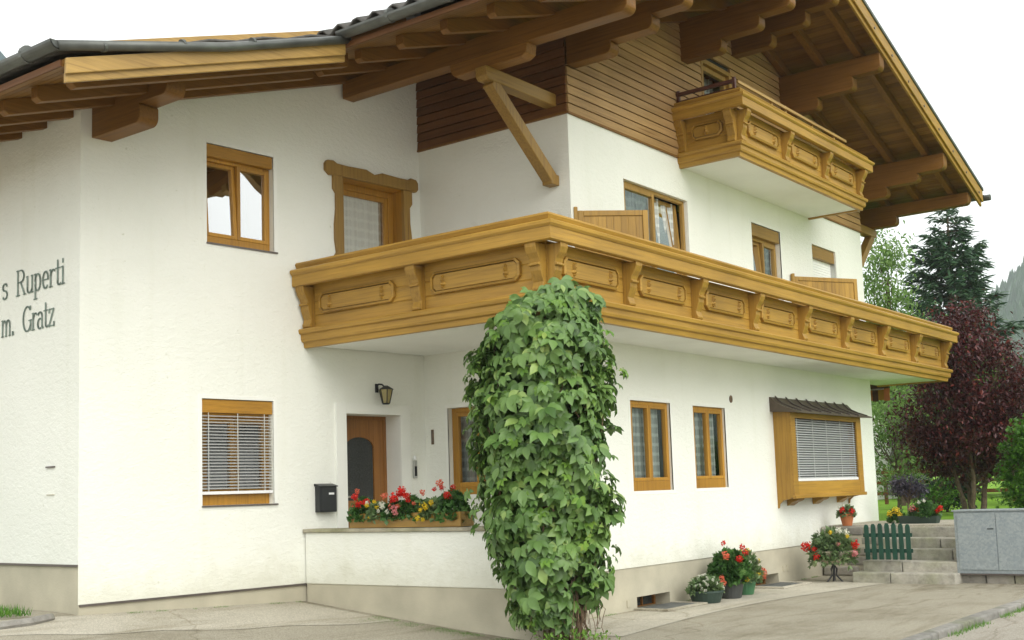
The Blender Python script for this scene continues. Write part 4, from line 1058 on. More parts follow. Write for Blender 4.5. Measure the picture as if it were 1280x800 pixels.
for i in range(6):
    c_, s_ = math.cos(2*math.pi*i/6), math.sin(2*math.pi*i/6)
    q.tube([(cs+.112*c_, cd+.112*s_, 2.955), (cs+.062*c_, cd+.062*s_, 2.74)], .008, 6, world=False)
q.raw(ring(.07, 2.74)+ring(.055, 2.72), [(i, (i+1) % 6, (i+1) % 6+6, i+6) for i in range(6)]+[(6, 7, 8, 9, 10, 11)])
q.build('lantern_cap', M['black'], ln)
q = MB(*FB); q.raw([q.P(cs+.105*math.cos(2*math.pi*i/6), cd+.105*math.sin(2*math.pi*i/6), 2.955) for i in range(6)]+[q.P(cs+.058*math.cos(2*math.pi*i/6), cd+.058*math.sin(2*math.pi*i/6), 2.742) for i in range(6)], [(i, (i+1) % 6, (i+1) % 6+6, i+6) for i in range(6)])
q.build('lamp_glass', M['amber'], ln)
for ch in ln.children:
    pv = Vector(PB(-.86, 0, 2.98)); k_ = .82
    for v in ch.data.vertices: v.co = pv+(v.co-pv)*k_
# mailbox
mbx = empty('mailbox', PB(-1.77, 0, 1.39), 'black metal mailbox on the white wall left of the front door', 'mailbox')
q = MB(*FB); q.box(-1.915, -1.645, .005, .10, 1.40, 1.72); q.build('body', M['black'], mbx, bevel=.008)
q = MB(*FB); q.prism([(.0, 1.755), (.118, 1.725), (.118, 1.712), (.0, 1.722)], 's', -1.925, -1.635); q.build('lid', M['black'], mbx, bevel=.004)
q = MB(*FB); q.box(-1.89, -1.67, .10, .106, 1.42, 1.69); q.build('door', M['black'], mbx, bevel=.003)
q = MB(*FB); q.box(-1.775, -1.695, .106, .111, 1.615, 1.64); q.build('name_plate', M['slatw'], mbx)
# intercom and thermometer
ic = empty('intercom', PB(-.22, 0, 1.8), 'narrow steel intercom panel on the wall right of the front door', 'intercom')
q = MB(*FB); q.box(-.255, -.195, 0, .03, 1.80, 2.04); q.build('body', M['steel'], ic, bevel=.004)
q = MB(*FB); q.box(-.245, -.205, .03, .034, 1.83, 1.96); q.build('button_panel', M['black'], ic)
q = MB(*FB); q.tube([(-.225, .012, 2.05), (-.225, .012, 2.10)], .022, 8, world=False); q.build('bell', M['slatw'], ic)
th = empty('thermometer', (-.02, 2.40, 2.24), 'slim brown wooden thermometer beside the porch corner', 'thermometer')
q = MB(*FC); q.box(.11, .15, 0, .015, 2.25, 2.45); q.build('backing', M['twig'], th, bevel=.003)
q = MB(*FC); q.tube([(.13, .018, 2.27), (.13, .018, 2.43)], .006, 6, world=False); q.build('tube', M['sill'], th)

# ---- climbing creeper
vn = empty('climbing_vine', (-2.1, -1.1, 0), 'tall green creeper covering the balcony post at the house corner', 'vine')
cr_ = np.array([.61, -.80]); cfw = np.array([.80, .60])
zk = np.array([.12, .3, .5, .9, 1.3, 1.7, 2.1, 2.6, 3.0, 3.2, 3.4, 3.58, 3.75])
lk = np.array([.20, .26, .36, .50, .58, .54, .66, .62, .62, .56, .40, .16, -.14])     # reach to the left of the axis
rk = np.array([.22, .34, .50, .62, .74, .66, .72, .76, .70, .72, .68, .56, .36])
def vine_pts(n, shrink=1.0, front=False):
    z = .26+3.49*rng.uniform(0, 1, n*2)**1.0; L = np.interp(z, zk, lk); Rr = np.interp(z, zk, rk)
    keep = rng.uniform(0, 1.75, n*2) < (L+Rr); z = z[keep][:n]; L = L[keep][:n]; Rr = Rr[keep][:n]; m_ = len(z)
    th_ = rng.uniform(0, 2*np.pi, m_)
    c = (Rr-L)/2; w_ = (Rr+L)/2
    lump = 1+.10*np.sin(th_*3+z*2.3)+.08*np.sin(z*5.1+th_*2)+.09*np.sin(z*9.3-th_*4)+rng.normal(0, .09, m_)
    u = c-.03+w_*np.cos(th_)*shrink*lump*.9; dpt = np.maximum(w_*.82, .2)*np.sin(th_)*shrink*lump
    base = np.array([-2.20, -1.0])
    xy = base+u[:, None]*cr_+dpt[:, None]*cfw
    nx = np.cos(th_)[:, None]*cr_+np.sin(th_)[:, None]*cfw
    # above the underside of the balcony the plant stays outside its boards
    hi = z > 3.36
    out = (xy[:, 0] < -2.16) | (xy[:, 1] < -1.16)
    push = hi & ~out
    xy[push, 1] = np.minimum(xy[push, 1], -1.18-rng.uniform(0, .12, push.sum()))
    nx[hi] = nx[hi]*.3+np.array([-.35, -.8])
    far = hi & (xy[:, 1] > -.7); 
    hole = (np.sin(z*4.3+th_*2.1)+np.sin(z*7.7-th_*3.3+1)+.6*np.sin(th_*6+z*3) > 1.55) & (rng.uniform(0, 1, m_) < .8)
    ok = ~far & ~hole & ~((xy[:, 0] > -1.9) & (xy[:, 1] > -1.0) & hi)
    return np.concatenate([xy, z[:, None]], 1)[ok], np.concatenate([nx, np.zeros((m_, 1))], 1)[ok]
for (cnt, shr, nm, mt, sz) in ((1900, 1.0, 'foliage', 'vine', (.075, .19)), (1000, .80, 'foliage', 'vine', (.11, .17)), (300, 1.05, 'foliage', 'vinelight', (.06, .11))):
    P, nn = vine_pts(cnt, shr)
    m_ = len(P)
    P = P+nn*rng.normal(0, .045, m_)[:, None]
    tip = np.stack([nn[:, 0]*.55, nn[:, 1]*.55, np.full(m_, -1.0)], 1)+rng.normal(0, .42, (m_, 3))
    nr = unit(nn+np.array([0, 0, .55])+rng.normal(0, .28, (m_, 3)))
    cloud(nm, P, tip, nr, rng.uniform(sz[0], sz[1], m_), T_PALM, M[mt], vn)
q = MB()
for k in range(26):
    a_ = random.uniform(0, 6.28); r0 = random.uniform(.05, .26); x, y, z = -2.05+r0*math.cos(a_), -1.12+r0*math.sin(a_), .0
    pts = [(x, y, z)]
    for j in range(random.randint(6, 14)):
        x += random.gauss(-.004, .04); y += random.gauss(0, .04); z += random.uniform(.08, .2); pts.append((x, y, z))
    q.tube(pts, [.012*(1-.7*i/len(pts))+.003 for i in range(len(pts))], 5)
q.build('stem', M['twig'], vn)
q = MB()
for k in range(90):
    a_ = random.uniform(0, 6.28); r0 = random.uniform(.2, .36); x, y = -2.1+r0*math.cos(a_), -1.14+r0*math.sin(a_)
    z = random.uniform(.5, .85); pts = [(x, y, z)]
    for j in range(6): x += random.gauss(0, .02); y += random.gauss(0, .02); z -= random.uniform(.05, .11); pts.append((x, y, max(z, .01)))
    q.tube(pts, .004, 4)
q.build('dry_twigs', M['twig'], vn)
q = MB(); q.box(-2.04, -1.90, .80, .94, -.1, 3.44); po = q.build('balcony_post', wood('brown', 'z'), house, bevel=.01)
n = 240; P = np.stack([rng.normal(-2.3, .22, n), rng.normal(-1.3, .2, n), rng.uniform(.02, .16, n)], 1)
cloud('foliage', P, rdir(n)+np.array([0, 0, .4]), np.array([0, 0, 1.])+rng.normal(0, .3, (n, 3)), rng.uniform(.04, .08, n), T_LEAF, M['vinelight'], vn)
for k in range(30):   # woody shoots climbing through the leaves
    a_ = random.uniform(0, 6.28); z = random.uniform(.2, 1.4); pts = []
    for j in range(14):
        L = float(np.interp(z, zk, lk)); Rr = float(np.interp(z, zk, rk)); u = (Rr-L)/2+(Rr+L)/2*math.cos(a_)*.86; dp = (Rr+L)/2*.8*math.sin(a_)*.86
        pts.append((-2.2+u*.61+dp*.8, -1.0-u*.8+dp*.6, z)); z += random.uniform(.1, .2); a_ += random.gauss(0, .14)
        if z > 3.3: break
    if len(pts) > 2:
        q = MB(); q.tube(pts, [.011-.0006*i for i in range(len(pts))], 5); q.build('stem', M['twig'], vn)
# ---- flowering plants
def blossom_mesh(r, m):
    n = 64; d_ = rdir(n); P = d_*r*rng.uniform(.55, 1, n)[:, None]
    o = cloud('blossom', P, rdir(n)+d_*.4, d_, np.full(n, r*.5), T_PETAL, M[m]); return o
_bl = {}
def blossom(root, m, r, pos):
    key = (m, round(r, 3))
    if key not in _bl: o = _bl[key] = blossom_mesh(r, m)
    else: o = _bl[key].copy(); C.objects.link(o)
    o.parent = root; o.location = pos; o.rotation_euler = (random.uniform(0, 6), random.uniform(0, 6), random.uniform(0, 6)); o.scale = [random.uniform(.8, 1.2)]*3
def plant(name, loc, rx, ry, h, n, leaf, label, cat, blossoms, tmpl=T_GER, size=(.05, .09), group=None, droop=.0):
    t = empty(name, loc, label, cat, group)
    d_ = rdir(n); d_[:, 2] = np.abs(d_[:, 2])*1.0-droop*rng.uniform(0, 1, n)
    rr = rng.uniform(.35, 1, n)**.6
    P = d_*rr[:, None]*np.array([rx, ry, h])
    o = cloud('foliage', P, d_+rng.normal(0, .5, (n, 3))+np.array([0, 0, .2]), d_+np.array([0, 0, .6])+rng.normal(0, .3, (n, 3)), rng.uniform(size[0], size[1], n), tmpl, M[leaf]); o.parent = t
    q = MB()
    for k in range(6): a_ = random.uniform(0, 6.28); q.tube([(0, 0, -.02), (.4*rx*math.cos(a_), .4*ry*math.sin(a_), h*.4), (.7*rx*math.cos(a_), .7*ry*math.sin(a_), h*.8)], .005, 5)
    o = q.build('stem', M['plant']); o.parent = t
    for m_, r, pos in blossoms:
        if isinstance(pos, int):
            for k in range(pos):
                v = rdir(1)[0]; v[2] = abs(v[2])*.9+.1; v = v/np.linalg.norm(v); blossom(t, m_, r, (v[0]*rx*1.02, v[1]*ry*1.02, v[2]*h*1.05))
        else: blossom(t, m_, r, pos)
    return t
# flower box on the porch wall; wall runs along y from 1.93 to .22
fb = empty('flower_box', (-1.965, 1.07, 1.205), 'long wooden flower box standing on the porch wall', 'flower box')
q = MB(); q.box(-2.085, -2.065, -1.93, -.22, 1.21, 1.375); q.box(-1.87, -1.85, -1.93, -.22, 1.21, 1.375); q.box(-2.0649, -1.8701, -1.93, -1.91, 1.21, 1.374); q.box(-2.0649, -1.8701, -.24, -.22, 1.21, 1.374); q.box(-2.06, -1.875, -1.9, -.25, 1.212, 1.23)
q.build('box', wood('rail', 'y'), fb, bevel=.004)
q = MB(); q.box(-2.0645, -1.8705, -1.909, -.241, 1.30, 1.34); q.build('soil', M['twig'], fb)
Z0 = 1.33
PLS = [(1.80, .17, .22, 'plant', 'red geranium at the left end of the flower box on the porch wall', [('red', .045, (-.1, .02, .2)), ('coral', .035, (-.02, .06, .26)), ('red', .04, (-.12, -.05, .12))]),
       (1.53, .15, .16, 'plantgrey', 'yellow trailing flowers near the left end of the porch flower box', [('yellow', .03, (-.14, .06, .10)), ('yellow', .03, (-.13, -.05, .14)), ('yellow', .026, (-.15, .02, -.03)), ('white', .025, (-.14, -.12, .04))]),
       (1.28, .16, .20, 'plant', 'mixed white and salmon flowers left of centre in the porch flower box', [('coral', .04, (-.06, .1, .2)), ('white', .026, (-.15, -.02, .03)), ('white', .026, (-.14, .05, .09)), ('pink', .04, (-.16, -.13, .06))]),
       (1.02, .17, .24, 'plant', 'bright scarlet geranium with the largest blooms in the porch flower box', [('red', .065, (-.10, .06, .24)), ('red', .06, (-.15, .13, .17)), ('red', .06, (-.13, -.05, .19)), ('pink', .04, (-.17, .1, .02))]),
       (.72, .17, .20, 'plantgrey', 'yellow trailing flowers right of centre in the porch flower box', [('yellow', .035, (-.16, .02, .04)), ('yellow', .035, (-.17, .06, -.04)), ('yellow', .03, (-.15, -.05, .06)), ('coral', .045, (-.05, .08, .22)), ('yellow', .03, (-.17, -.02, -.06))]),
       (.42, .21, .30, 'plant', 'tall coral geranium at the right end of the flower box on the porch wall', [('coral', .055, (-.05, .12, .31)), ('red', .03, (-.1, .16, .25))])]
for (y, r, h, lf, lab, bl) in PLS:
    plant('geranium' if 'geranium' in lab else 'flower', (-1.965, y, Z0), .17, r, h, 300, lf, lab, 'flower', [(m_, r0*.86, (p_[0]-.03, p_[1], p_[2]*1.08+.03)) for m_, r0, p_ in bl]+[(random.choice(('red', 'red', 'coral') if 'geranium' in lab else (('yellow', 'yellow', 'white') if 'yellow' in lab else ('white', 'coral'))), random.uniform(.024, .042), (random.uniform(-.17, -.02), random.uniform(-.15, .15), random.uniform(.55, 1.1)*h)) for _ in range(4)], T_GER, (.045, .085), 'flowers in the porch flower box', droop=.22)

# ---- pots by the right front
def pot(name, loc, r0, r1, h, m, label, n=22, rim=.012):
    t = empty(name, loc, label, 'pot')
    q = MB(); q.lathe([(r0*.96, 0), (r0, .01), (r1, h-.03), (r1+rim, h-.028), (r1+rim, h), (r1-.012, h), (r1-.02, h-.03), (.0, h-.03)], n=n); o = q.build('body', m, smooth=False); o.parent = t
    q = MB(); q.lathe([(0, h-.031), (r1-.018, h-.031), (r1-.03, h-.02), (0, h-.015)], n=n); o = q.build('soil', M['twig']); o.parent = t
    return t
t = pot('planter', (2.33, -.38, .005), .19, .235, .165, M['potdark'], 'dark low planter of white flowers beside the right front')
plant('flower', (2.33, -.38, .15), .25, .22, .21, 420, 'plantgrey', 'bushy white flowers in the dark low planter', 'flower', [('white', .022, 30), ('coral', .04, (.2, -.16, .1)), ('coral', .045, (.24, -.12, .17))], T_SPRIG, (.05, .09))
t = pot('flower_pot', (3.02, -.40, .005), .145, .19, .27, M['potgrey'], 'tall dark grey pot holding red geraniums')
plant('geranium', (3.02, -.40, .25), .32, .28, .40, 520, 'plant', 'tall red geranium in the dark grey pot', 'flower',
      [('red', .058, (-.12, -.22, .30)), ('red', .054, (.1, -.2, .38)), ('coral', .058, (-.3, -.1, .36)), ('red', .035, (-.15, .0, .52)), ('red', .045, (-.02, -.22, .46)), ('yellow', .035, (-.05, -.28, .02))], T_GER, (.07, .13))
t = pot('flower_pot', (3.58, -.34, .005), .12, .165, .22, M['potgreen'], 'green plastic pot beside the dark grey pot')
plant('flower', (3.60, -.33, .2), .30, .24, .42, 560, 'plantgrey', 'pale yellow flowering bush in the green pot', 'flower', [('yellow', .028, 16), ('white', .026, 12), ('coral', .05, (.12, -.24, .06)), ('coral', .045, (.18, -.2, .12))], T_SPRIG, (.06, .11))
# stone bowl on an iron stand
sbw = empty('stone_planter', (6.02, -.68, 0), 'round stone planter on an iron stand beside the garden steps', 'planter')
q = MB(); q.lathe([(.0, .285), (.12, .29), (.22, .34), (.30, .43), (.325, .47), (.325, .49), (.30, .49), (.28, .45), (0, .44)], n=26); o = q.build('bowl', M['tub']); o.parent = sbw
q = MB()
for k in range(3):
    a_ = k*2.1+.5; q.tube([(0, 0, .29), (.05*math.cos(a_), .05*math.sin(a_), .2), (.04*math.cos(a_), .04*math.sin(a_), .1), (.14*math.cos(a_), .14*math.sin(a_), .0)], .014, 6)
q.tube([(0, 0, .02), (0, 0, .29)], .022, 8); o = q.build('stand', M['iron']); o.parent = sbw
plant('flower', (6.02, -.68, .45), .38, .36, .40, 900, 'plantgrey', 'white and red flowers overflowing the stone planter', 'flower',
      [('white', .05, (-.2, -.2, .36)), ('white', .05, (-.15, -.3, .33)), ('yellow', .035, (-.25, -.08, .33)), ('red', .07, (-.3, .3, .12)), ('red', .06, (-.36, .12, -.03)), ('red', .065, (-.05, -.4, .13)), ('pink', .065, (-.1, -.4, .0)), ('red', .04, (-.28, .18, .06)), ('pink', .04, (-.25, -.2, .15)), ('yellow', .03, (-.2, -.34, .27))], T_SPRIG, (.06, .12), droop=.55)

# ---- retaining wall beside the steps
rw = empty('stone_wall', (7.3, -.58, 0), 'short rough stone retaining wall between house and garden steps', 'wall')
q = MB(); z = .0
for row in range(5):
    h = .165; y = -.012
    while y > -1.1:
        L = random.uniform(.2, .42); y2 = max(y-L, -1.12)
        if y2+1.12 < .12: y2 = -1.12
        j = random.uniform(-.022, .022)
        q.box(7.18+j, 7.5, -y+.007, -y2-.007, z+.006, z+h-.006); y = y2
    z += h
o = q.build('stones', M['stone'], rw, bevel=.026)
q = MB(); q.box(7.20, 7.48, .02, 1.10, 0, .818); q.build('mortar', M['plinth'], rw)
t = pot('flower_pot', (7.34, -.42, .828), .08, .115, .20, M['terra'], 'terracotta pot on top of the stone retaining wall')
plant('geranium', (7.34, -.42, .99), .16, .15, .17, 160, 'plantgrey', 'small red geranium in the terracotta pot', 'flower', [('red', .05, (-.12, .02, .10)), ('red', .05, (-.08, -.12, .08)), ('white', .03, (-.02, .05, .17)), ('white', .025, (-.06, .1, .15))], T_GER, (.04, .07))
blossom(bpy.data.objects['stone_planter'], 'yellow', .035, (.25, -.2, .43))

# ---- garden steps
st = empty('stone_steps', (6.4, -1.9, 0), 'five grey granite garden steps leading up to the lawn', 'steps')
fx = [5.90, 6.17, 6.55, 6.88, 7.20]
for i in range(5):
    q = MB(); y0, y1 = (1.02 if i == 0 else 1.10), 2.60
    cut = {0: 1.62, 1: 1.72, 2: 2.38, 3: 2.1, 4: 2.35}[i]
    for (a_, b_, jz) in ((y0, cut-.006, 0), (cut+.006, y1, -.006)):
        q.box(fx[i]+random.uniform(-.012, .012), fx[i]+.62, a_, b_, .16*i-.06, .16*(i+1)+jz)
    q.build('step', M['step'], st, bevel=.016)
# ---- green gate
gt = empty('garden_gate', (6.13, -1.55, .33), 'dark green picket garden gate standing on the stone steps', 'gate')
for i in range(7):
    y = -1.215-i*.108
    q = MB(); w_ = .036; zt = .885+.02*math.cos((i-3)*.5)
    pr = [(y-w_, .345), (y+w_, .345), (y+w_, zt-.035), (y+w_*.55, zt), (y-w_*.55, zt), (y-w_, zt-.035)]
    q.raw([(6.10, a_, b_) for a_, b_ in pr]+[(6.122, a_, b_) for a_, b_ in pr], [(0, 1, 2, 3, 4, 5), (11, 10, 9, 8, 7, 6)]+[(k, k+6, (k+1) % 6+6, (k+1) % 6) for k in range(6)])
    q.build('picket', M['greenpaint'], gt, bevel=.004)
for z in (.48, .72):
    q = MB(); q.box(6.123, 6.145, 1.15, 1.92, z-.03, z+.03); q.build('rail', M['greenpaint'], gt, bevel=.004)
# ---- utility cabinet
cb = empty('utility_cabinet', (6.4, -3.6, .14), 'grey galvanised utility cabinet with two doors on a stone base', 'cabinet')
q = MB(); q.box(6.165, 6.6, 2.555, 4.36, .145, 1.06); q.build('body', M['galv'], cb, bevel=.006)
q = MB(); q.box(6.135, 6.62, 2.535, 4.38, 1.061, 1.085); q.build('lid', M['galv'], cb, bevel=.005)
for (a_, b_) in ((2.60, 3.155), (3.165, 3.73), (3.74, 4.32)):
    q = MB(); q.box(6.15, 6.1645, a_, b_, .20, 1.04); dr = q.build('door', M['galv'], cb, bevel=.004)
    q = MB(); q.box(6.142, 6.15, b_-.12, b_-.03, .795, .81); q.build('handle', M['black'], dr)
q = MB(); q.box(6.14, 6.62, 2.545, 4.37, .125, .147); q.build('base_frame', M['sill'], cb)
q = MB(); y = 2.57
while y < 4.3: L = random.uniform(.35, .5); q.box(6.22, 6.6, y, min(y+L-.012, 4.36), -.05, .123); y += L
q.build('base_stones', M['stone'], cb, bevel=.015)

# striped awning on the far side wall
aw = empty('awning', (9.95, 2.2, 3.7), 'brown awning with a striped orange valance on the far side wall', 'awning')
q = MB(); q.raw([(9.97, .36, 4.0), (12, .36, 3.46), (12, 4.2, 3.46), (9.97, 4.2, 4.0), (9.97, .36, 4.03), (12, .36, 3.54), (12, 4.2, 3.54), (9.97, 4.2, 4.03)], [(0, 1, 2, 3), (4, 7, 6, 5), (0, 4, 5, 1), (1, 5, 6, 2), (2, 6, 7, 3)]); q.build('roof_cloth', M['darkbrown'], aw)
for k in range(32):
    q = MB(); y = .36+k*.12; q.box(11.985, 11.995, -(y+.119), -y, 3.20+.02*(k % 2), 3.458); q.build('valance_stripe', (M['terra'], wood('orange', 'z'), M['darkbrown'])[k % 3], aw)
for y in (.45, 4.1):
    q = MB(); q.tube([(9.97, y, 3.3), (11.9, y, 3.44)], .015, 6); q.build('arm', M['steel'], aw)

# ================================================================== GARDEN AND BACKGROUND
def limb(q, a, b, r0, r1, n=7, j=.06, seg=5):
    a, b = Vector(a), Vector(b); L = (b-a).length; pts = []
    for i in range(seg+1):
        t = i/seg; p = a.lerp(b, t)
        if 0 < i < seg: p += Vector((random.gauss(0, j*L/seg), random.gauss(0, j*L/seg), 0))
        pts.append(tuple(p))
    q.tube(pts, [r0+(r1-r0)*i/seg for i in range(seg+1)], n); return pts
def broadleaf(name, base, label, cat, blobs, trunk, leaf, n, size, tmpl=T_LEAF, group=None, clump=.32, stems=1, droop=.2):
    """blobs: (x,y,z,rx,ry,rz) lobes relative to the base; leaves sit in many small clumps through the lobes"""
    t = empty(name, base, label, cat, group)
    q = MB(); r, h = trunk
    vol = np.array([b[3]*b[4]*b[5] for b in blobs])**.7; vol = vol/vol.sum()
    cents = []
    for b, v in zip(blobs, vol):
        k = max(6, int(v*n/26)); d_ = rdir(k); rr = rng.uniform(.25, 1.0, k)**.5
        cents.append(np.array(b[:3])+d_*rr[:, None]*np.array(b[3:]))
    cents = np.concatenate(cents)
    for s_ in range(stems):
        a_ = 6.28*s_/max(1, stems)+.4; off = (.0 if stems == 1 else .16)
        limb(q, (off*math.cos(a_), off*math.sin(a_), -.1), (off*2.2*math.cos(a_), off*2.2*math.sin(a_), h), r/(stems**.5), r*.5/(stems**.5), 9)
    pick = rng.choice(len(cents), min(len(cents), 46), replace=False)
    for i in pick:
        c = cents[i]; s0 = min(h, max(.2, c[2]*.55)); limb(q, (0, 0, s0), tuple(c), r*.22, .008, 5, .12)
    o = q.build('trunk', M['bark']); o.parent = t
    per = max(4, n//len(cents)); P = (cents[:, None]+rng.normal(0, clump, (len(cents), per, 3))*np.array([1, 1, .65])*rng.uniform(.6, 1.25, (len(cents), 1, 1))).reshape(-1, 3)
    m_ = len(P)
    P = P[P[:, 2] > .03]; m_ = len(P)
    tip = rdir(m_)+np.array([0, 0, -droop]); nr = rdir(m_)*.6+np.array([0, 0, .8])
    o = cloud('crown', P, tip, nr, rng.uniform(size[0], size[1], m_), tmpl, M[leaf]); o.parent = t
    return t
def conifer(base, h, rad, label, leaf, n_wh=17, z0=.6, name='fir_tree', spray=(.35, .6), group=None, dens=20):
    t = empty(name, base, label, 'tree', group); q = MB()
    q.tube([(0, 0, -.2), (.03, 0, h*.4), (0, .03, h*.8), (0, 0, h)], [.24, .15, .06, .01], 9)
    PP, TT, NN, SZ = [], [], [], []
    for w in range(n_wh):
        z = z0+(h-z0)*(w/n_wh)**.92; R0 = rad*(1-(z-z0)/(h-z0+.2))**.75*random.uniform(.82, 1.12); k = 8 if w < n_wh-3 else 5
        if w == n_wh-1: R0 = .35
        for j in range(k):
            a_ = 6.283*(j+random.uniform(-.3, .3))/k+w*.7; L = R0*random.uniform(.7, 1.15); up = .30*L if w > n_wh*.5 else .12*L
            d_ = np.array([math.cos(a_), math.sin(a_), 0]); zz = z+random.uniform(-.15, .15)
            pts = [np.array([0, 0, zz])+d_*L*u+np.array([0, 0, -.12*L*math.sin(u*3.0)+up*u*u]) for u in lin(0, 1, 5)]
            q.tube([tuple(p) for p in pts], [.035, .028, .02, .012, .005], 4, cap=False)
            m_ = max(5, int(dens*L/ (rad*.5)))
            for i in range(m_):
                u = random.uniform(.12, 1)**.8; p = pts[min(4, int(u*4))]+(pts[min(4, int(u*4)+1)]-pts[min(4, int(u*4))])*(u*4-int(u*4))
                side = np.array([-d_[1], d_[0], 0])*random.choice((-1, 1)); tipd = d_*random.uniform(.3, 1)+side*random.uniform(.1, 1)+np.array([0, 0, random.uniform(-.45, .35)])
                PP.append(p+rng.normal(0, .05, 3)); TT.append(tipd); NN.append(np.array([0, 0, 1])+rng.normal(0, .35, 3)); SZ.append(random.uniform(*spray)*(.55+.45*min(1, L)))
    o = q.build('trunk', M['bark']); o.parent = t
    o = cloud('crown', np.array(PP), np.array(TT), np.array(NN), np.array(SZ), T_SPRAY, M[leaf]); o.parent = t
    return t
broadleaf('plum_tree', (13.0, -.85, .85), 'purple-leaved plum tree with a dense dark crown on the lawn', 'tree',
          [(-.1, .25, 2.0, 1.0, 1.15, .95), (.1, -.3, 2.7, 1.1, 1.2, .95), (0, .1, 3.3, .85, .95, .75), (.1, -.05, 3.9, .5, .55, .45), (-.1, .9, 1.75, .5, .55, .4), (.1, -.95, 2.1, .6, .6, .7), (.2, -.6, 1.3, .8, .7, .6), (-.2, .45, 1.25, .6, .6, .5), (.3, -1.1, 1.2, .6, .6, .6), (.4, .3, 1.0, .7, .7, .4), (-.3, -.3, 1.55, .7, .9, .5)],
          (.13, 1.3), 'plum', 25000, (.07, .13), T_LEAF, clump=.18, stems=4)
conifer((35.8, 6.0, 1.0), 11.7, 3.3, 'tall dark green conifer standing behind the purple plum tree', 'needle', 23, 1.2, spray=(.32, .62), dens=80)
conifer((21.0, -1.5, .9), 7.2, 2.3, 'blue-green spruce at the right edge behind the hedge', 'bluneedle', 15, .6, 'spruce_tree', (.25, .5), dens=60)
broadleaf('birch_tree', (21.8, 3.7, .9), 'slender pale green birch beside the house corner', 'tree',
          [(0, .1, 6.2, .55, .65, 1.4), (-.1, .4, 4.6, .8, .75, 1.4), (.2, -.4, 4.4, .6, .7, 1.2), (.05, 0, 7.3, .35, .4, .8), (0, 0, 3.0, .9, .9, .9)], (.12, 6.5), 'birch', 9500, (.10, .18), T_LEAF, clump=.26, droop=.7)
broadleaf('leafy_tree', (40, 9.6, .95), 'mid green leafy tree low behind the birch', 'tree',
          [(0, 0, 2.6, 1.5, 1.6, 1.3), (.2, -1.2, 2.3, 1.2, 1.3, 1.2), (0, 1.2, 3.2, 1.2, 1.2, 1.2), (.1, -.6, 3.7, 1, 1, .8)], (.14, 2.2), 'green', 6500, (.12, .22), T_LEAF, clump=.3)
broadleaf('leafy_tree', (30, 4.2, .95), 'lighter green leafy tree between birch and conifer', 'tree',
          [(0, 0, 3.6, 1.4, 1.6, 1.2), (.2, -1.4, 3.4, 1.3, 1.4, 1.1), (0, .3, 4.9, 1.0, 1.1, .9), (0, -.4, 2.1, 1.5, 2.2, 1.2)], (.15, 3), 'brightgreen', 6000, (.14, .25), T_LEAF, clump=.33)
broadleaf('leafy_tree', (31, -1.0, .95), 'broad dark green tree behind the spruce and plum tree', 'tree',
          [(0, 0, 2.6, 1.6, 2.2, 1.6), (.2, 2.2, 2.4, 1.3, 1.6, 1.4), (0, -2.2, 2.6, 1.5, 1.8, 1.7)], (.16, 2), 'green', 6500, (.16, .26), T_LEAF, clump=.36)
broadleaf('hedge_shrub', (9.55, -2.78, .82), 'bright green clipped arborvitae behind the utility cabinet', 'shrub',
          [(0, 0, .7, .35, .42, .7), (0, .05, 1.25, .3, .33, .45), (0, -.5, .9, .35, .42, .8)], (.04, .8), 'brightgreen', 4200, (.05, .10), T_SPRIG, clump=.10)
for (x, y, lab, sc_) in ((15.2, -2.0, 'dark evergreen shrub in the shade right of the plum trunk', 1.0), (15.0, .3, 'dark low shrub in the shade left of the plum trunk', .62)):
    broadleaf('shrub', (x, y, .86), lab, 'shrub', [(0, 0, .6*sc_, .6*sc_, .75*sc_, .6*sc_), (.1, -.5*sc_, .8*sc_, .5*sc_, .6*sc_, .6*sc_), (0, .5*sc_, .6*sc_, .5*sc_, .55*sc_, .5*sc_)], (.04, .4), 'darkgreen', 2600, (.07, .13), T_LEAF, 'dark shrubs under the plum tree', clump=.14)
broadleaf('lilac_shrub', (9.3, -.80, .84), 'small standard shrub with greyish purple foliage beyond the garden gate', 'shrub',
          [(0, 0, .62, .22, .28, .17), (0, -.12, .55, .2, .22, .14), (0, .13, .6, .2, .2, .15)], (.022, .5), 'lilac', 1700, (.04, .08), T_LEAF, clump=.055)
broadleaf('shrub', (12.4, -.2, .85), 'low yellow-green bush on the lawn left of the plum trunk', 'shrub', [(0, 0, .3, .28, .25, .3), (.1, -.25, .4, .25, .25, .35)], (.02, .3), 'brightgreen', 900, (.05, .10), T_LEAF, clump=.08)
broadleaf('leafy_shrub', (18.0, 2.45, .87), 'yellow-green leafy bush on the lawn close behind the house corner', 'shrub',
          [(0, 0, 1.2, .8, .9, 1.0), (.1, -.5, 1.6, .7, .7, .8), (0, .5, 2.3, .7, .8, .8), (0, -.2, 2.7, .5, .6, .6)], (.06, 1.0), 'birch', 4200, (.08, .15), T_LEAF, clump=.2)
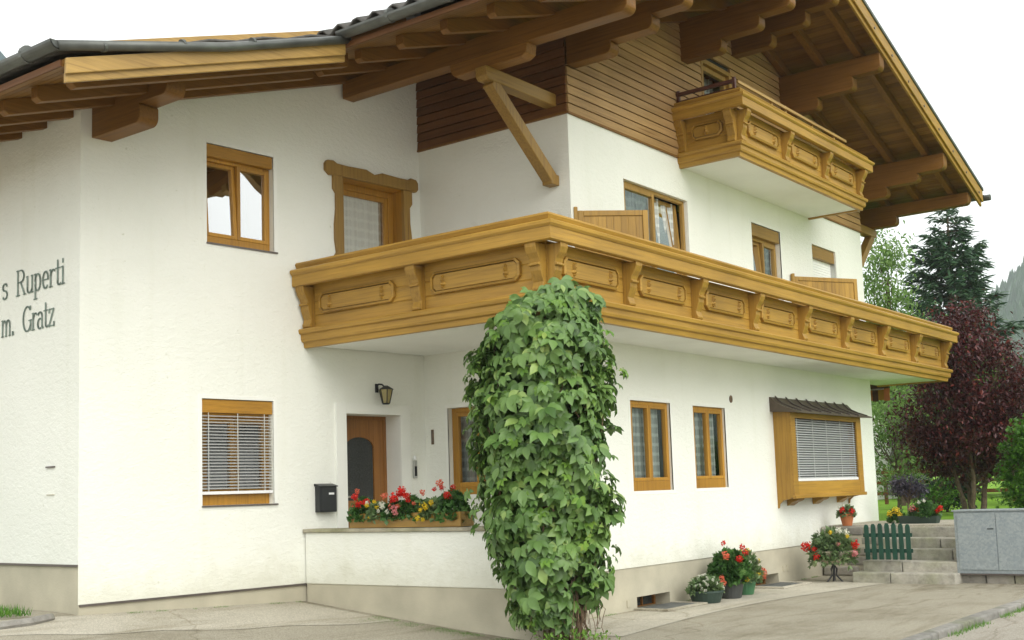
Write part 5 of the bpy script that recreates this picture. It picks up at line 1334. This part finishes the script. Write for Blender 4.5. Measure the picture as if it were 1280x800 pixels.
# green trough with flowers beyond the gate
tr = empty('flower_trough', (7.9, -1.45, .82), 'green flower trough on the ground at the top of the garden steps', 'planter')
q = MB()
q.raw([(7.82, -1.75, .825), (8.0, -1.75, .825), (8.04, -1.79, .96), (7.78, -1.79, .96), (7.82, -1.15, .825), (8.0, -1.15, .825), (8.04, -1.11, .96), (7.78, -1.11, .96)], [(0, 1, 5, 4), (0, 4, 7, 3), (1, 2, 6, 5), (0, 3, 2, 1), (4, 5, 6, 7)])
q.build('trough', M['potdark'], tr, bevel=.006)
q = MB(); q.raw([(7.79, -1.77, .94), (8.03, -1.77, .94), (8.03, -1.13, .94), (7.79, -1.13, .94)], [(0, 1, 2, 3)]); q.build('soil', M['twig'], tr)
plant('flower', (7.9, -1.55, .94), .16, .26, .25, 320, 'plant', 'white and red bedding flowers in the green trough', 'flower', [('white', .03, (-.08, .06, .24)), ('white', .03, (-.05, -.02, .27)), ('red', .05, (-.08, -.24, .10)), ('pink', .05, (-.1, .16, .14)), ('red', .04, (-.1, .1, .12)), ('red', .04, (-.06, -.28, .14))], T_SPRIG, (.05, .09))
plant('flower', (8.3, -.92, .84), .16, .14, .22, 200, 'plant', 'yellow flowers on the ground left of the green trough', 'flower', [('yellow', .055, (-.1, -.04, .20)), ('yellow', .05, (-.12, .06, .15)), ('yellow', .045, (-.1, -.1, .12))], T_SPRIG, (.05, .09))
# rail fence at the end of the lawn
fe = empty('rail_fence', (24, 4.8, .9), 'dark horizontal rail fence crossing the far end of the lawn', 'fence')
for z in (1.18, 1.5, 1.82):
    q = MB(); q.beam((23.5, 8.6, z), (25.5, -4, z), .04, .11); q.build('rail', wood('cladd', 'y'), fe)
for k in range(8):
    t_ = k/7; x, y = 23.5+2*t_+.05, 8.6-12.6*t_; q = MB(); q.box(x, x+.09, -y-.045, -y+.045, .7, 1.95); q.build('post', wood('cladd', 'z'), fe)
# neighbour's house far behind: balcony corner under our soffit
nb = empty('neighbour_house', (33, 11.5, .9), 'distant house with a dark wooden balcony just past the house corner', 'house')
q = MB(); q.box(30.5, 38, -16, -8.2, .8, 6.5); q.build('wall', M['plaster'], nb)
q = MB(); q.raw([(29.3, 7.2, 6.2), (39.2, 7.2, 6.2), (39.2, 12.1, 8.3), (29.3, 12.1, 8.3), (39.2, 17, 6.2), (29.3, 17, 6.2)], [(0, 1, 2, 3), (3, 2, 4, 5), (0, 3, 5)]); q.build('roof', M['tile'], nb)
q = MB(); q.box(29.6, 30.5, -15, -6.6, 4.35, 4.55); q.build('balcony_floor', wood('cladd', 'y'), nb)
for k in range(24):
    y = 14.9-k*.35; q = MB(); q.box(29.6, 29.64, -y, -y+.30, 4.56, 5.15); q.build('balcony_board', wood('cladd', 'z'), nb)
q = MB()
for k in range(5):
    y = 6.75+k*1.2; P = np.array([29.4, y, 4.55])+rng.normal(0, .12, (60, 3)); cloud('window_flowers', P, rdir(60), rdir(60), .16, T_LEAF, M['coral'], nb)
# roof edge of a house behind, seen past the left eave
bh = empty('neighbour_house', (-4, 19, 0), 'blue-grey roof edge of a house rising behind the left eave', 'house')
q = MB()
q.raw([(x, y, z+k) for k in (0, .3) for y in (17.8, 27) for x, z in ((-4, 17.4), (3.2, 11.5), (-11.2, 11.5))],
      [(0, 1, 4, 3), (0, 3, 5, 2), (6, 9, 10, 7), (6, 8, 11, 9), (0, 6, 7, 1), (0, 2, 8, 6), (3, 4, 10, 9), (3, 9, 11, 5), (1, 7, 10, 4), (2, 5, 11, 8)])
q.build('roof', M['zincblue'], bh)
q = MB(); q.raw([(x, y, z) for y in (18.6, 26.4) for x, z in ((-10.6, 0), (2.6, 0), (2.6, 11.95), (-4, 17.3), (-10.6, 11.95))], [(0, 1, 2, 3, 4), (9, 8, 7, 6, 5), (0, 5, 6, 1), (1, 6, 7, 2), (0, 4, 9, 5)])
q.build('wall', M['plaster'], bh)
# ------------------------------------------------------------------ air
hz_ = MB(); hz_.raw([(x, y, z) for z in (-2, 430) for y in (-560, 950) for x in (-550, 1450)], [(0, 1, 3, 2), (4, 6, 7, 5), (0, 4, 5, 1), (2, 3, 7, 6), (0, 2, 6, 4), (1, 5, 7, 3)])
air = hz_.build('haze', None); air['kind'] = 'stuff'
am = bpy.data.materials.new('valley_haze'); am.use_nodes = True; nt = am.node_tree; nt.nodes.clear()
vo_ = nt.nodes.new('ShaderNodeVolumePrincipled'); vo_.inputs['Color'].default_value = (.86, .93, .98, 1); vo_.inputs['Density'].default_value = HAZE; vo_.inputs['Anisotropy'].default_value = .2
nt.links.new(vo_.outputs[0], nt.nodes.new('ShaderNodeOutputMaterial').inputs['Volume'])
air.data.materials.append(am)
